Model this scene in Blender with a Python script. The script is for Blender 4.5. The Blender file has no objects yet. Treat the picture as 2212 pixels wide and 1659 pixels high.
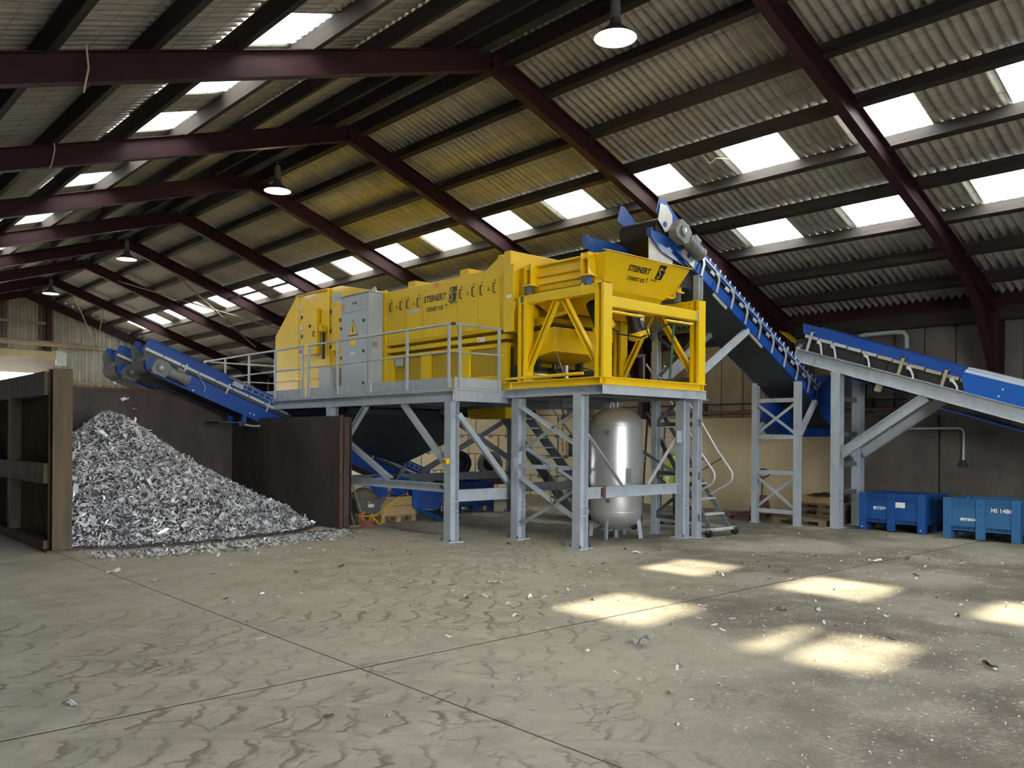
import bpy, math, random
from mathutils import Vector, Matrix, noise
random.seed(7)
scene = bpy.context.scene
col = scene.collection
V = Vector

# ---------------------------------------------------------------- camera
F_PX, YAW, ROLL, CY = 1836.2, -0.7358, 0.007, 947.7
cam = bpy.data.cameras.new('camera')
cam.sensor_width = 36.0
cam.lens = 36.0 * F_PX / 2212.0
cam.shift_y = (CY - 829.5) / 2212.0
cam.clip_end = 400
cam_o = bpy.data.objects.new('camera', cam)
col.objects.link(cam_o)
fw = V((-math.sin(YAW), math.cos(YAW), 0)); rt = V((math.cos(YAW), math.sin(YAW), 0)); up = V((0, 0, 1))
r2 = math.cos(ROLL) * rt + math.sin(ROLL) * up; u2 = -math.sin(ROLL) * rt + math.cos(ROLL) * up
cam_o.matrix_world = Matrix(((r2.x, u2.x, -fw.x, 0), (r2.y, u2.y, -fw.y, 0), (r2.z, u2.z, -fw.z, 1.85), (0, 0, 0, 1)))
scene.camera = cam_o

# ---------------------------------------------------------------- world, sun, exposure
SKY = 9.0
w = bpy.data.worlds.new('sky'); scene.world = w; w.use_nodes = True
bg = w.node_tree.nodes['Background']
bg.inputs[0].default_value = (0.91, 0.955, 1.0, 1); bg.inputs[1].default_value = SKY
sun = bpy.data.lights.new('sun', 'SUN'); sun.energy = 17.0; sun.color = (1.0, 0.84, 0.58); sun.angle = math.radians(2.0)
sun_o = bpy.data.objects.new('sun', sun); col.objects.link(sun_o)
sun_dir = V((0.90, 0.345, 1.0)).normalized()
sun_o.rotation_euler = sun_dir.to_track_quat('Z', 'Y').to_euler(); sun_o.location = (40, 15, 40)

def portal(name, loc, rot, sx, sy):            # guides sky sampling through an opening; emits nothing itself
    l = bpy.data.lights.new(name, 'AREA'); l.shape = 'RECTANGLE'; l.size = sx; l.size_y = sy
    l.cycles.is_portal = True
    o = bpy.data.objects.new(name, l); col.objects.link(o); o.location = loc; o.rotation_euler = rot
    return o

TR, TL = math.tan(math.radians(20.5)), 0.318       # pitch of the two roof slopes
AR, AL = math.radians(20.5), math.atan(0.318)
RX, RZ = 9.4, 8.72                                 # ridge line (roof sheets)
def zr(x): return RZ - TR * (x - RX)
def zl(x): return RZ - TL * (RX - x)
portal('portal_upper', (13.65, 20.5, zr(13.65) + .12), (0, AR, 0), 1.0, 44)
portal('portal_lower', (15.95, 6.2, zr(15.95) + .12), (0, AR, 0), 1.0, 12)
portal('portal_left', (5.4, 20.5, zl(5.4) + .12), (0, -AL, 0), 1.0, 44)
portal('portal_door', (3.9, -6.1, 2.5), (math.radians(90), 0, 0), 7.8, 5.0)

scene.cycles.max_bounces = 7; scene.cycles.diffuse_bounces = 4; scene.cycles.glossy_bounces = 3; scene.cycles.transmission_bounces = 4; scene.cycles.transparent_max_bounces = 6
scene.cycles.adaptive_threshold = .03; scene.cycles.use_light_tree = False
scene.cycles.caustics_reflective = False; scene.cycles.caustics_refractive = False
scene.view_settings.view_transform = 'Standard'
scene.view_settings.look = 'None'
scene.view_settings.exposure = 1.3
scene.view_settings.gamma = 1.0
scene.view_settings.use_curve_mapping = False

# ---------------------------------------------------------------- helpers
class MB:
    def __init__(s): s.v = []; s.f = []; s.sm = []; s.m = []
    def add(s, vs, fs, smooth=False, mi=0):
        o = len(s.v); s.v += [tuple(x) for x in vs]
        for f in fs: s.f.append(tuple(i + o for i in f)); s.sm.append(smooth); s.m.append(mi)
        return s
    def box(s, x0, x1, y0, y1, z0, z1, mi=0):
        return s.add([(x0,y0,z0),(x1,y0,z0),(x1,y1,z0),(x0,y1,z0),(x0,y0,z1),(x1,y0,z1),(x1,y1,z1),(x0,y1,z1)],
            [(0,3,2,1),(4,5,6,7),(0,1,5,4),(1,2,6,5),(2,3,7,6),(3,0,4,7)], mi=mi)
    def obox(s, c, a, b, d, mi=0):             # centre + three half vectors
        c = V(c); a = V(a); b = V(b); d = V(d)
        if a.cross(b).dot(d) < 0: a = -a
        vs = [c-a-b-d, c+a-b-d, c+a+b-d, c-a+b-d, c-a-b+d, c+a-b+d, c+a+b+d, c-a+b+d]
        return s.add(vs, [(0,3,2,1),(4,5,6,7),(0,1,5,4),(1,2,6,5),(2,3,7,6),(3,0,4,7)], mi=mi)
    def bar(s, p, q, w, h, up=(0,0,1), mi=0):  # rectangular bar p->q, w sideways, h along up
        p = V(p); q = V(q); d = (q-p); L = d.length; d.normalize(); u = V(up); u = (u - d*u.dot(d))
        if u.length < 1e-4: u = V((1,0,0)) - d*d.x
        u.normalize(); r = d.cross(u)
        return s.obox((p+q)/2, d*L/2, r*w/2, u*h/2, mi=mi)
    def ibeam(s, p, q, w, h, up=(0,0,1), t=.014, tw=.01):
        p = V(p); q = V(q); d = (q-p).normalized(); u = V(up); u = (u - d*u.dot(d)).normalized()
        s.bar(p+u*(h/2-t/2), q+u*(h/2-t/2), w, t, u); s.bar(p-u*(h/2-t/2), q-u*(h/2-t/2), w, t, u)
        return s.bar(p, q, tw, h-2*t, u)
    def chan(s, p, q, w, h, up=(0,0,1), side=1, t=.01):    # channel: web at one side, two flanges
        p = V(p); q = V(q); d = (q-p).normalized(); u = V(up); u = (u - d*u.dot(d)).normalized(); r = d.cross(u)*side
        s.bar(p+r*(w/2-t/2), q+r*(w/2-t/2), t, h, u)
        for k in (1,-1): s.bar(p+u*k*(h/2-t/2)-r*t/2, q+u*k*(h/2-t/2)-r*t/2, w-t, t, u)
        return s
    def angle(s, p, q, w, up=(0,0,1), t=.008, side=1):
        p = V(p); q = V(q); d = (q-p).normalized(); u = V(up); u = (u - d*u.dot(d)).normalized(); r = d.cross(u)*side
        s.bar(p, q, t, w, u); return s.bar(p-u*(w/2-t/2)+r*(w/2+t/2), q-u*(w/2-t/2)+r*(w/2+t/2), w-t, t, u)
    def cyl(s, p, q, r, n=12, rb=None, caps=True, mi=0):
        p = V(p); q = V(q); d = (q-p).normalized(); a = V((0,0,1)) if abs(d.z) < .9 else V((1,0,0))
        e = d.cross(a).normalized(); g = d.cross(e); rb = r if rb is None else rb
        vs = []
        for k in range(n):
            t = 2*math.pi*k/n; c = e*math.cos(t)+g*math.sin(t); vs += [p+c*r, q+c*rb]
        s.add(vs, [(2*k, 2*((k+1)%n), 2*((k+1)%n)+1, 2*k+1) for k in range(n)], True, mi)
        if caps:
            s.add([vs[2*k] for k in range(n)], [tuple(range(n))[::-1]], mi=mi)
            s.add([vs[2*k+1] for k in range(n)], [tuple(range(n))], mi=mi)
        return s
    def tube(s, pts, r, n=8, mi=0):
        pts = [V(p) for p in pts]; rings = []; prev = None
        for i, p in enumerate(pts):
            d = ((pts[min(i+1,len(pts)-1)]-pts[max(i-1,0)])).normalized()
            if prev is None:
                a = V((0,0,1)) if abs(d.z) < .9 else V((1,0,0)); e = d.cross(a).normalized()
            else: e = (prev - d*prev.dot(d)).normalized()
            prev = e; g = d.cross(e)
            rings.append([p+(e*math.cos(2*math.pi*k/n)+g*math.sin(2*math.pi*k/n))*r for k in range(n)])
        vs = [x for R in rings for x in R]; fs = []
        for i in range(len(pts)-1):
            for k in range(n): fs.append((i*n+k, i*n+(k+1)%n, (i+1)*n+(k+1)%n, (i+1)*n+k))
        s.add(vs, fs, True, mi)
        s.add(rings[0], [tuple(range(n))[::-1]], mi=mi); return s.add(rings[-1], [tuple(range(n))], mi=mi)
    def lathe(s, prof, o, n=32, ax=(0,0,1), mi=0):
        o = V(o); d = V(ax).normalized(); a = V((0,0,1)) if abs(d.z) < .9 else V((1,0,0))
        e = d.cross(a).normalized(); g = d.cross(e); vs = []; m = len(prof)
        for k in range(n):
            t = 2*math.pi*k/n; c = e*math.cos(t)+g*math.sin(t); vs += [o+c*r+d*z for r, z in prof]
        fs = []
        for k in range(n):
            for j in range(m-1): fs.append((k*m+j, ((k+1)%n)*m+j, ((k+1)%n)*m+j+1, k*m+j+1))
        return s.add(vs, fs, True, mi)
    def prism(s, pts, vec, mi=0):              # polygon extruded along vec
        pts = [V(p) for p in pts]; vec = V(vec); n = len(pts)
        nn = V((0,0,0))
        for i in range(n): nn += pts[i].cross(pts[(i+1)%n])
        if nn.dot(vec) > 0: pts = pts[::-1]
        return s.add(pts+[p+vec for p in pts], [tuple(range(n)), tuple(range(n, 2*n))[::-1]] +
              [(i, n+i, n+(i+1)%n, (i+1)%n) for i in range(n)], mi=mi)
    def plate(s, pts, t=.008, mi=0):           # polygon with a little thickness
        p = [V(x) for x in pts]; n = (p[1]-p[0]).cross(p[2]-p[0]).normalized()
        return s.prism([x - n*t/2 for x in p], n*t, mi)
    def mesh(s, name, off=(0,0,0), mats=()):
        off = V(off); me = bpy.data.meshes.new(name)
        me.from_pydata([V(x)-off for x in s.v], [], s.f)
        me.polygons.foreach_set('use_smooth', s.sm); me.polygons.foreach_set('material_index', s.m)
        for m in mats: me.materials.append(m)
        me.update(); return me
    def build(s, name, mat, parent=None, bevel=0):
        mats = mat if isinstance(mat, (list, tuple)) else [mat]
        off = wloc(parent)
        o = bpy.data.objects.new(name, s.mesh(name, off, mats)); col.objects.link(o); o.parent = parent
        if bevel:
            b = o.modifiers.new('bevel', 'BEVEL'); b.width = bevel; b.segments = 2; b.limit_method = 'ANGLE'; b.angle_limit = math.radians(40)
        return o
def wloc(o):
    l = V((0,0,0))
    while o is not None: l += V(o.location); o = o.parent
    return l
def tag(o, label=None, cat=None, group=None, kind=None):
    if label: o['label'] = label
    if cat: o['category'] = cat
    if group: o['group'] = group
    if kind: o['kind'] = kind
    return o
def thing(name, label, cat, loc=(0,0,0), group=None, kind=None):
    o = bpy.data.objects.new(name, None); col.objects.link(o); o.location = loc; o.empty_display_size = .2
    return tag(o, label, cat, group, kind)
def inst(name, me, loc, parent=None, rot=None, scale=None):
    o = bpy.data.objects.new(name, me); col.objects.link(o); o.parent = parent
    o.location = V(loc) - wloc(parent)
    if rot is not None: o.rotation_euler = rot
    if scale is not None: o.scale = scale
    return o
def copy_tree(o, parent=None):
    c = o.copy(); col.objects.link(c); c.parent = parent
    for ch in list(o.children): copy_tree(ch, c)
    return c

# ---------------------------------------------------------------- materials
def mat(name, c, rough=.6, metal=0.0, var=0.0, vscale=3.0, c2=None, bump=0.0, bscale=40.0, coat=0.0, stretch=None, contrast=.25, spec=.5):
    m = bpy.data.materials.new(name); m.use_nodes = True; nt = m.node_tree; b = nt.nodes['Principled BSDF']
    b.inputs['Base Color'].default_value = (*c, 1); b.inputs['Roughness'].default_value = rough; b.inputs['Metallic'].default_value = metal
    b.inputs['Coat Weight'].default_value = coat; b.inputs['Specular IOR Level'].default_value = spec
    if var or c2 or bump:
        tc = nt.nodes.new('ShaderNodeTexCoord'); src = tc.outputs['Object']
        if stretch:
            mp = nt.nodes.new('ShaderNodeMapping'); mp.inputs['Scale'].default_value = stretch; nt.links.new(src, mp.inputs[0]); src = mp.outputs[0]
        if var or c2:
            n = nt.nodes.new('ShaderNodeTexNoise'); n.inputs['Scale'].default_value = vscale; n.inputs['Detail'].default_value = 4; n.inputs['Roughness'].default_value = .65
            nt.links.new(src, n.inputs['Vector'])
            r = nt.nodes.new('ShaderNodeValToRGB'); r.color_ramp.elements[0].position = .5-contrast; r.color_ramp.elements[1].position = .5+contrast
            lo = c2 if c2 else tuple(x*(1-var) for x in c)
            r.color_ramp.elements[0].color = (*lo, 1); r.color_ramp.elements[1].color = (*c, 1)
            nt.links.new(n.outputs['Fac'], r.inputs[0]); nt.links.new(r.outputs[0], b.inputs['Base Color'])
        if bump:
            n2 = nt.nodes.new('ShaderNodeTexNoise'); n2.inputs['Scale'].default_value = bscale; n2.inputs['Detail'].default_value = 2
            nt.links.new(src, n2.inputs['Vector']); bp = nt.nodes.new('ShaderNodeBump'); bp.inputs['Strength'].default_value = bump; bp.inputs['Distance'].default_value = .02
            nt.links.new(n2.outputs['Fac'], bp.inputs['Height']); nt.links.new(bp.outputs[0], b.inputs['Normal'])
    return m
M = {}
M['yellow'] = mat('yellow_paint', (.86, .58, .004), .42, var=.08, vscale=1.2, coat=.25)
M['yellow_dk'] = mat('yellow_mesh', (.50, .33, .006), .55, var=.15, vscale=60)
M['blue'] = mat('blue_paint', (.007, .070, .36), .38, var=.14, vscale=1.6, coat=.2)
M['blue_lt'] = mat('blue_cover_paint', (.008, .105, .46), .4, var=.08, vscale=1.5, coat=.2)
M['galv'] = mat('galvanised_steel', (.53, .585, .64), .48, .25, c2=(.38, .43, .485), vscale=5, stretch=(1, 1, .5))
M['galv_lt'] = mat('bright_zinc', (.66, .69, .72), .35, .5, var=.12, vscale=8)
M['alu'] = mat('brushed_strip', (.62, .63, .62), .4, .3, var=.2, vscale=10)
M['cab'] = mat('cabinet_grey_paint', (.44, .50, .58), .4, var=.04, vscale=2, coat=.15)
M['cab_dk'] = mat('cabinet_side_paint', (.40, .45, .52), .45, var=.04, vscale=2)
M['maroon'] = mat('oxide_red_steel', (.044, .0155, .020), .6, c2=(.025, .0105, .0145), vscale=4, spec=.2)
M['purlin'] = mat('purlin_timber', (.058, .048, .043), .8, c2=(.030, .026, .026), vscale=5, stretch=(3, .25, 3), spec=.2)
M['sheet'] = mat('fibre_cement_sheet', (.47, .455, .41), .85, c2=(.32, .31, .28), vscale=1.1, stretch=(1, 3.5, 1), spec=.25)
M['black'] = mat('black_rubber', (.018, .018, .02), .65, var=.3, vscale=20)
M['rubber'] = mat('grey_rubber', (.11, .115, .12), .7, var=.25, vscale=10)
M['motor'] = mat('motor_grey_paint', (.20, .21, .215), .5, var=.2, vscale=12)
M['dmotor'] = mat('motor_dark_paint', (.015, .02, .035), .35, var=.2, vscale=12, coat=.3)
M['rust'] = mat('weathered_mill_steel', (.095, .068, .058), .62, .25, c2=(.028, .025, .028), vscale=1.6, stretch=(1, 1, .55), bump=.15, bscale=25)
M['rust2'] = mat('rusty_edge_steel', (.15, .07, .04), .75, .1, c2=(.05, .03, .025), vscale=6)
M['oldboard'] = mat('stained_concrete_board', (.165, .125, .07), .85, c2=(.06, .048, .032), vscale=1.8, bump=.3, bscale=18)
M['oldpost'] = mat('rust_stained_post', (.155, .105, .048), .7, .15, c2=(.05, .045, .042), vscale=2.6, stretch=(3, 3, .4), bump=.2, bscale=20)
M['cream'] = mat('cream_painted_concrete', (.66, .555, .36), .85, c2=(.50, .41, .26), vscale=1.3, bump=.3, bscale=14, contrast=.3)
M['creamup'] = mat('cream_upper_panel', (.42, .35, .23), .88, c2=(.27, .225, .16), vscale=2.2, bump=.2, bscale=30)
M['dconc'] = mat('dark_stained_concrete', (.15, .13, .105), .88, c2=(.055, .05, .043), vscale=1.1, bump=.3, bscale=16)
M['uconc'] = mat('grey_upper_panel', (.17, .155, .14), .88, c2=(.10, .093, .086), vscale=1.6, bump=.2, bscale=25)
M['clad'] = mat('pale_metal_cladding', (.36, .355, .33), .6, c2=(.22, .215, .195), vscale=1.5)
M['dclad'] = mat('dirty_cladding', (.11, .105, .09), .7, c2=(.06, .057, .05), vscale=1.2)
M['dust'] = mat('dusty_door_sheet', (.30, .25, .17), .8, c2=(.14, .115, .08), vscale=2.0, stretch=(1, 1, 1.6))
M['lintel'] = mat('cream_lintel_paint', (.42, .37, .26), .7, c2=(.30, .26, .18), vscale=1)
M['steel'] = mat('stainless_vessel', (.74, .735, .72), .36, .75, c2=(.60, .60, .595), vscale=3.5)
M['chrome'] = mat('polished_roller', (.7, .7, .72), .18, 1.0)
M['wood'] = mat('pale_pine', (.62, .44, .20), .7, c2=(.50, .34, .15), vscale=4, stretch=(1, 1, 9))
M['oldwood'] = mat('weathered_pallet_wood', (.26, .19, .115), .85, c2=(.13, .095, .06), vscale=5, stretch=(1, 5, 5))
M['palwood'] = mat('fresh_pallet_wood', (.46, .34, .16), .8, c2=(.34, .24, .12), vscale=5)
M['barrow'] = mat('grey_barrow_pan', (.20, .21, .20), .5, .3, var=.25, vscale=8)
M['ybarrow'] = mat('yellow_barrow_tube', (.72, .45, .03), .5)
M['red'] = mat('red_paint', (.42, .05, .04), .5, var=.25, vscale=9)
M['dred'] = mat('worn_red_brown', (.22, .075, .06), .7, var=.3, vscale=9)
M['crate'] = mat('blue_plastic', (.007, .082, .30), .5, c2=(.008, .06, .22), vscale=3)
M['crate2'] = mat('scuffed_blue_plastic', (.012, .115, .32), .55, c2=(.045, .15, .27), vscale=2.4, contrast=.35)
M['crate_dk'] = mat('crate_vent_dark', (.004, .03, .11), .7)
M['white'] = mat('white_print', (.80, .80, .80), .6)
M['ink'] = mat('black_print', (.012, .014, .02), .5)
M['signblue'] = mat('sign_blue', (.03, .13, .55), .5)
M['signlilac'] = mat('sign_light_blue', (.26, .45, .85), .4)
M['signyel'] = mat('sign_yellow', (.85, .62, .03), .5)
M['signpale'] = mat('sign_pale', (.62, .62, .66), .6)
M['signor'] = mat('sign_orange', (.80, .25, .06), .5)
M['chute'] = mat('dark_chute_steel', (.075, .09, .095), .5, .35, c2=(.045, .055, .06), vscale=1.6)
M['dgalv'] = mat('dull_galvanised_steel', (.20, .22, .24), .5, .3, c2=(.14, .16, .18), vscale=5)
M['pvc'] = mat('clear_pvc_curtain', (.30, .30, .32), .25, 0, c2=(.55, .54, .54), vscale=3, stretch=(6, 6, 1.2))
M['hivis'] = mat('hi_vis_fabric', (.55, .85, .02), .8, var=.1, vscale=12)
M['reflect'] = mat('reflective_tape', (.75, .77, .78), .4)
M['navy'] = mat('navy_workwear', (.010, .018, .05), .85, var=.2, vscale=14)
M['skin'] = mat('skin', (.52, .29, .20), .55)
M['hair'] = mat('hair', (.03, .02, .015), .7)
M['green'] = mat('green_hose', (.02, .11, .05), .5)
M['rope'] = mat('pale_string', (.55, .48, .36), .9)
M['chain'] = mat('rusted_chain', (.13, .075, .045), .7, .4)
M['pipe'] = mat('rust_brown_pipe', (.20, .095, .055), .7, c2=(.12, .065, .045), vscale=3)
M['cable'] = mat('black_cable', (.012, .012, .013), .5)
M['tyre'] = mat('tyre_rubber', (.02, .02, .021), .85)
M['foliage'] = mat('hedge_leaf', (.10, .26, .05), .7, c2=(.05, .14, .03), vscale=6)
M['gravel'] = mat('yard_gravel', (.22, .21, .19), .9, c2=(.17, .16, .15), vscale=4)
M['lampshade'] = mat('enamel_lamp_outside', (.10, .11, .12), .45)
M['lampin'] = mat('enamel_lamp_inside', (.86, .84, .62), .55)
M['oldiron'] = mat('dark_iron', (.05, .05, .052), .55, .5)

def scrapmat(name, c, rough):
    m = mat(name, c, rough, .30); nt = m.node_tree; b = nt.nodes['Principled BSDF']
    g = nt.nodes.new('ShaderNodeNewGeometry'); r = nt.nodes.new('ShaderNodeValToRGB')
    e = r.color_ramp.elements; e[0].position = 0; e[0].color = (.045, .045, .055, 1); e[1].position = 1; e[1].color = (*c, 1)
    x = e.new(.20); x.color = (.16, .16, .19, 1); x = e.new(.42); x.color = (.78, .78, .81, 1)
    x = e.new(.985); x.color = (*c, 1); x = e.new(.992); x.color = (.32, .10, .06, 1)
    nt.links.new(g.outputs['Random Per Island'], r.inputs[0]); nt.links.new(r.outputs[0], b.inputs['Base Color'])
    return m
M['scrap'] = scrapmat('shredded_aluminium', (.86, .86, .88), .42)
M['flake'] = mat('bright_aluminium_flake', (.82, .82, .84), .42, .6, var=.3, vscale=30)
M['flake_dk'] = mat('dark_metal_flake', (.16, .13, .11), .6, .4, var=.4, vscale=30)

def skylight_mat(name, clear, tint):
    m = bpy.data.materials.new(name); m.use_nodes = True; nt = m.node_tree; nt.nodes.clear()
    out = nt.nodes.new('ShaderNodeOutputMaterial'); mx = nt.nodes.new('ShaderNodeMixShader')
    t = nt.nodes.new('ShaderNodeBsdfTransparent'); t.inputs[0].default_value = tint
    d = nt.nodes.new('ShaderNodeBsdfTranslucent'); d.inputs[0].default_value = (.75, .76, .74, 1)
    mx.inputs[0].default_value = 1 - clear
    nt.links.new(t.outputs[0], mx.inputs[1]); nt.links.new(d.outputs[0], mx.inputs[2]); nt.links.new(mx.outputs[0], out.inputs[0])
    return m
M['sky_clear'] = skylight_mat('clear_rooflight_sheet', .62, (.92, .94, .93, 1))
M['sky_frost'] = skylight_mat('sun_blocking_rooflight_sheet', .14, (.90, .93, .92, 1))  # made-up cloudier copy that holds back direct sun, so no floor patches form

def glow(name, c, s):
    m = bpy.data.materials.new(name); m.use_nodes = True; nt = m.node_tree; nt.nodes.clear()
    o = nt.nodes.new('ShaderNodeOutputMaterial'); e = nt.nodes.new('ShaderNodeEmission'); e.inputs[0].default_value = (*c, 1); e.inputs[1].default_value = s
    nt.links.new(e.outputs[0], o.inputs[0]); return m
M['bulb'] = glow('lit_bulb', (1, .88, .60), 60)

def floor_mat():
    m = bpy.data.materials.new('dusty_concrete_floor'); m.use_nodes = True; nt = m.node_tree; N = nt.nodes; L = nt.links
    b = N['Principled BSDF']; b.inputs['Roughness'].default_value = .78; b.inputs['Specular IOR Level'].default_value = .35
    geo = N.new('ShaderNodeNewGeometry')
    def noi(sc, det=6, rough=.6, vec=None, dist=0):
        n = N.new('ShaderNodeTexNoise'); n.inputs['Scale'].default_value = sc; n.inputs['Detail'].default_value = det; n.inputs['Roughness'].default_value = rough
        n.inputs['Distortion'].default_value = dist; L.new(vec or geo.outputs['Position'], n.inputs['Vector']); return n.outputs['Fac']
    def mth(op, a, c=None, clamp=False):
        n = N.new('ShaderNodeMath'); n.operation = op; n.use_clamp = clamp
        for i, x in enumerate((a, c)):
            if x is None: continue
            if isinstance(x, (int, float)): n.inputs[i].default_value = x
            else: L.new(x, n.inputs[i])
        return n.outputs[0]
    def ramp(f, p0, p1):
        n = N.new('ShaderNodeMapRange'); n.interpolation_type = 'SMOOTHSTEP'; n.inputs[1].default_value = p0; n.inputs[2].default_value = p1; L.new(f, n.inputs[0]); return n.outputs[0]
    # tyre-tread prints: two families of wheel tracks, warped so they wander
    def tracks(angle, lane, width, pitch, off, warp, wseed):
        mp = N.new('ShaderNodeMapping'); mp.inputs['Rotation'].default_value = (0, 0, angle); L.new(geo.outputs['Position'], mp.inputs[0])
        wn = N.new('ShaderNodeTexNoise'); wn.inputs['Scale'].default_value = .22; wn.inputs['Detail'].default_value = 2
        mo = N.new('ShaderNodeMapping'); mo.inputs['Location'].default_value = (wseed, wseed*.7, 0); L.new(geo.outputs['Position'], mo.inputs[0]); L.new(mo.outputs[0], wn.inputs['Vector'])
        wf = N.new('ShaderNodeTexNoise'); wf.inputs['Scale'].default_value = 3.2; wf.inputs['Detail'].default_value = 2; L.new(geo.outputs['Position'], wf.inputs['Vector'])
        sep = N.new('ShaderNodeSeparateXYZ'); L.new(mp.outputs[0], sep.inputs[0])
        wg = N.new('ShaderNodeTexNoise'); wg.inputs['Scale'].default_value = 10; wg.inputs['Detail'].default_value = 2; wg.inputs['Roughness'].default_value = .65; L.new(geo.outputs['Position'], wg.inputs['Vector'])
        u = mth('ADD', mth('ADD', sep.outputs[0], mth('MULTIPLY', wf.outputs['Fac'], .26)), mth('MULTIPLY', wg.outputs['Fac'], .13))
        v = mth('ADD', mth('ADD', sep.outputs[1], mth('MULTIPLY', wn.outputs['Fac'], warp)), mth('MULTIPLY', wf.outputs['Fac'], .10))
        t = mth('PINGPONG', mth('ADD', v, off), lane)               # 0..lane, track centre at 0
        inl = mth('SUBTRACT', 1.0, ramp(t, width*.8, width), True)
        lug = mth('ADD', mth('DIVIDE', u, pitch), mth('MULTIPLY', mth('POWER', mth('DIVIDE', t, width), 1.8), .42))
        f = mth('FRACT', lug)
        line = mth('MULTIPLY', ramp(f, .0, .06), mth('SUBTRACT', 1.0, ramp(f, .10, .30)))
        edge = mth('MULTIPLY', ramp(t, width*.80, width*.93), mth('SUBTRACT', 1.0, ramp(t, width*.93, width*1.05)))
        return mth('MULTIPLY', mth('MAXIMUM', line, mth('MULTIPLY', edge, .8)), inl)
    sepg0 = N.new('ShaderNodeSeparateXYZ'); L.new(geo.outputs['Position'], sepg0.inputs[0])
    t1 = tracks(.735, .34, .30, .27, .1, 1.1, 3.0)
    t2 = tracks(1.05, .42, .28, .24, .5, 1.3, 11.0)
    big = noi(.35, 4, .55); mid = noi(2.2, 5, .65); fine = noi(26, 3, .7)
    k1 = mth('MULTIPLY', t1, ramp(noi(.6, 3), .40, .56)); k2 = mth('MULTIPLY', t2, ramp(noi(.45, 3, .5, None, .6), .50, .66))
    def cracks(scale, stretch, seed):
        mp = N.new('ShaderNodeMapping'); mp.inputs['Rotation'].default_value = (0, 0, .735); mp.inputs['Scale'].default_value = stretch; mp.inputs['Location'].default_value = (seed, 0, 0)
        wv = N.new('ShaderNodeTexNoise'); wv.inputs['Scale'].default_value = 4; wv.inputs['Detail'].default_value = 4; L.new(geo.outputs['Position'], wv.inputs['Vector'])
        vm = N.new('ShaderNodeMix'); vm.data_type = 'VECTOR'; vm.inputs['Factor'].default_value = .16; L.new(geo.outputs['Position'], vm.inputs['A']); L.new(wv.outputs['Color'], vm.inputs['B'])
        L.new(vm.outputs['Result'], mp.inputs[0])
        vo = N.new('ShaderNodeTexVoronoi'); vo.feature = 'DISTANCE_TO_EDGE'; vo.inputs['Scale'].default_value = scale; L.new(mp.outputs[0], vo.inputs['Vector'])
        return mth('SUBTRACT', 1.0, ramp(vo.outputs['Distance'], .0, .055), True)
    ck = mth('MULTIPLY', cracks(3.4, (1.0, .8, 1), 2.0), ramp(noi(2.6, 4, .6), .48, .60))
    ck2 = mth('MULTIPLY', cracks(5.5, (.55, 1.2, 1), 9.0), ramp(noi(1.7, 4, .6), .52, .62))
    tr = mth('MAXIMUM', mth('MULTIPLY', mth('MAXIMUM', k1, mth('MULTIPLY', k2, .8)), ramp(mid, .30, .52), True), mth('MULTIPLY', mth('MAXIMUM', ck, ck2), .8))
    tr = mth('MULTIPLY', tr, mth('SUBTRACT', 1.0, mth('MULTIPLY', ramp(mth('SUBTRACT', mth('ADD', sepg0.outputs[1], mth('MULTIPLY', mid, 2.0)), 0.0), 9.0, 13.0), .8)))
    c = N.new('ShaderNodeValToRGB'); L.new(mid, c.inputs[0]); e = c.color_ramp.elements
    e[0].position = .25; e[0].color = (.27, .25, .205, 1); e[1].position = .72; e[1].color = (.465, .43, .36, 1)
    mix = N.new('ShaderNodeMix'); mix.data_type = 'RGBA'; mix.blend_type = 'MIX'
    sepg = N.new('ShaderNodeSeparateXYZ'); L.new(geo.outputs['Position'], sepg.inputs[0])
    # swept, fine-grit area on the right: darker, grittier ground
    gx = mth('ADD', mth('SUBTRACT', sepg.outputs[0], mth('MULTIPLY', sepg.outputs[1], .9)), mth('MULTIPLY', mid, 2.4))
    grit = ramp(gx, 1.2, 5.0)
    L.new(mth('MULTIPLY', grit, ramp(mth('ADD', mid, mth('MULTIPLY', fine, .8)), .50, 1.0)), mix.inputs['Factor']); L.new(c.outputs[0], mix.inputs['A']); mix.inputs['B'].default_value = (.115, .098, .078, 1)
    m2 = N.new('ShaderNodeMix'); m2.data_type = 'RGBA'; L.new(mth('MULTIPLY', tr, .92), m2.inputs['Factor']); L.new(mix.outputs['Result'], m2.inputs['A']); m2.inputs['B'].default_value = (.155, .135, .105, 1)
    m3 = N.new('ShaderNodeMix'); m3.data_type = 'RGBA'; L.new(mth('MULTIPLY', ramp(big, .42, .62), .45), m3.inputs['Factor']); L.new(m2.outputs['Result'], m3.inputs['A']); m3.inputs['B'].default_value = (.47, .435, .36, 1)
    L.new(m3.outputs['Result'], b.inputs['Base Color'])
    bp = N.new('ShaderNodeBump'); bp.inputs['Strength'].default_value = .5; bp.inputs['Distance'].default_value = .02
    L.new(noi(7, 5, .72), bp.inputs['Height']); L.new(bp.outputs[0], b.inputs['Normal'])
    return m
M['floor'] = floor_mat()

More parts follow.
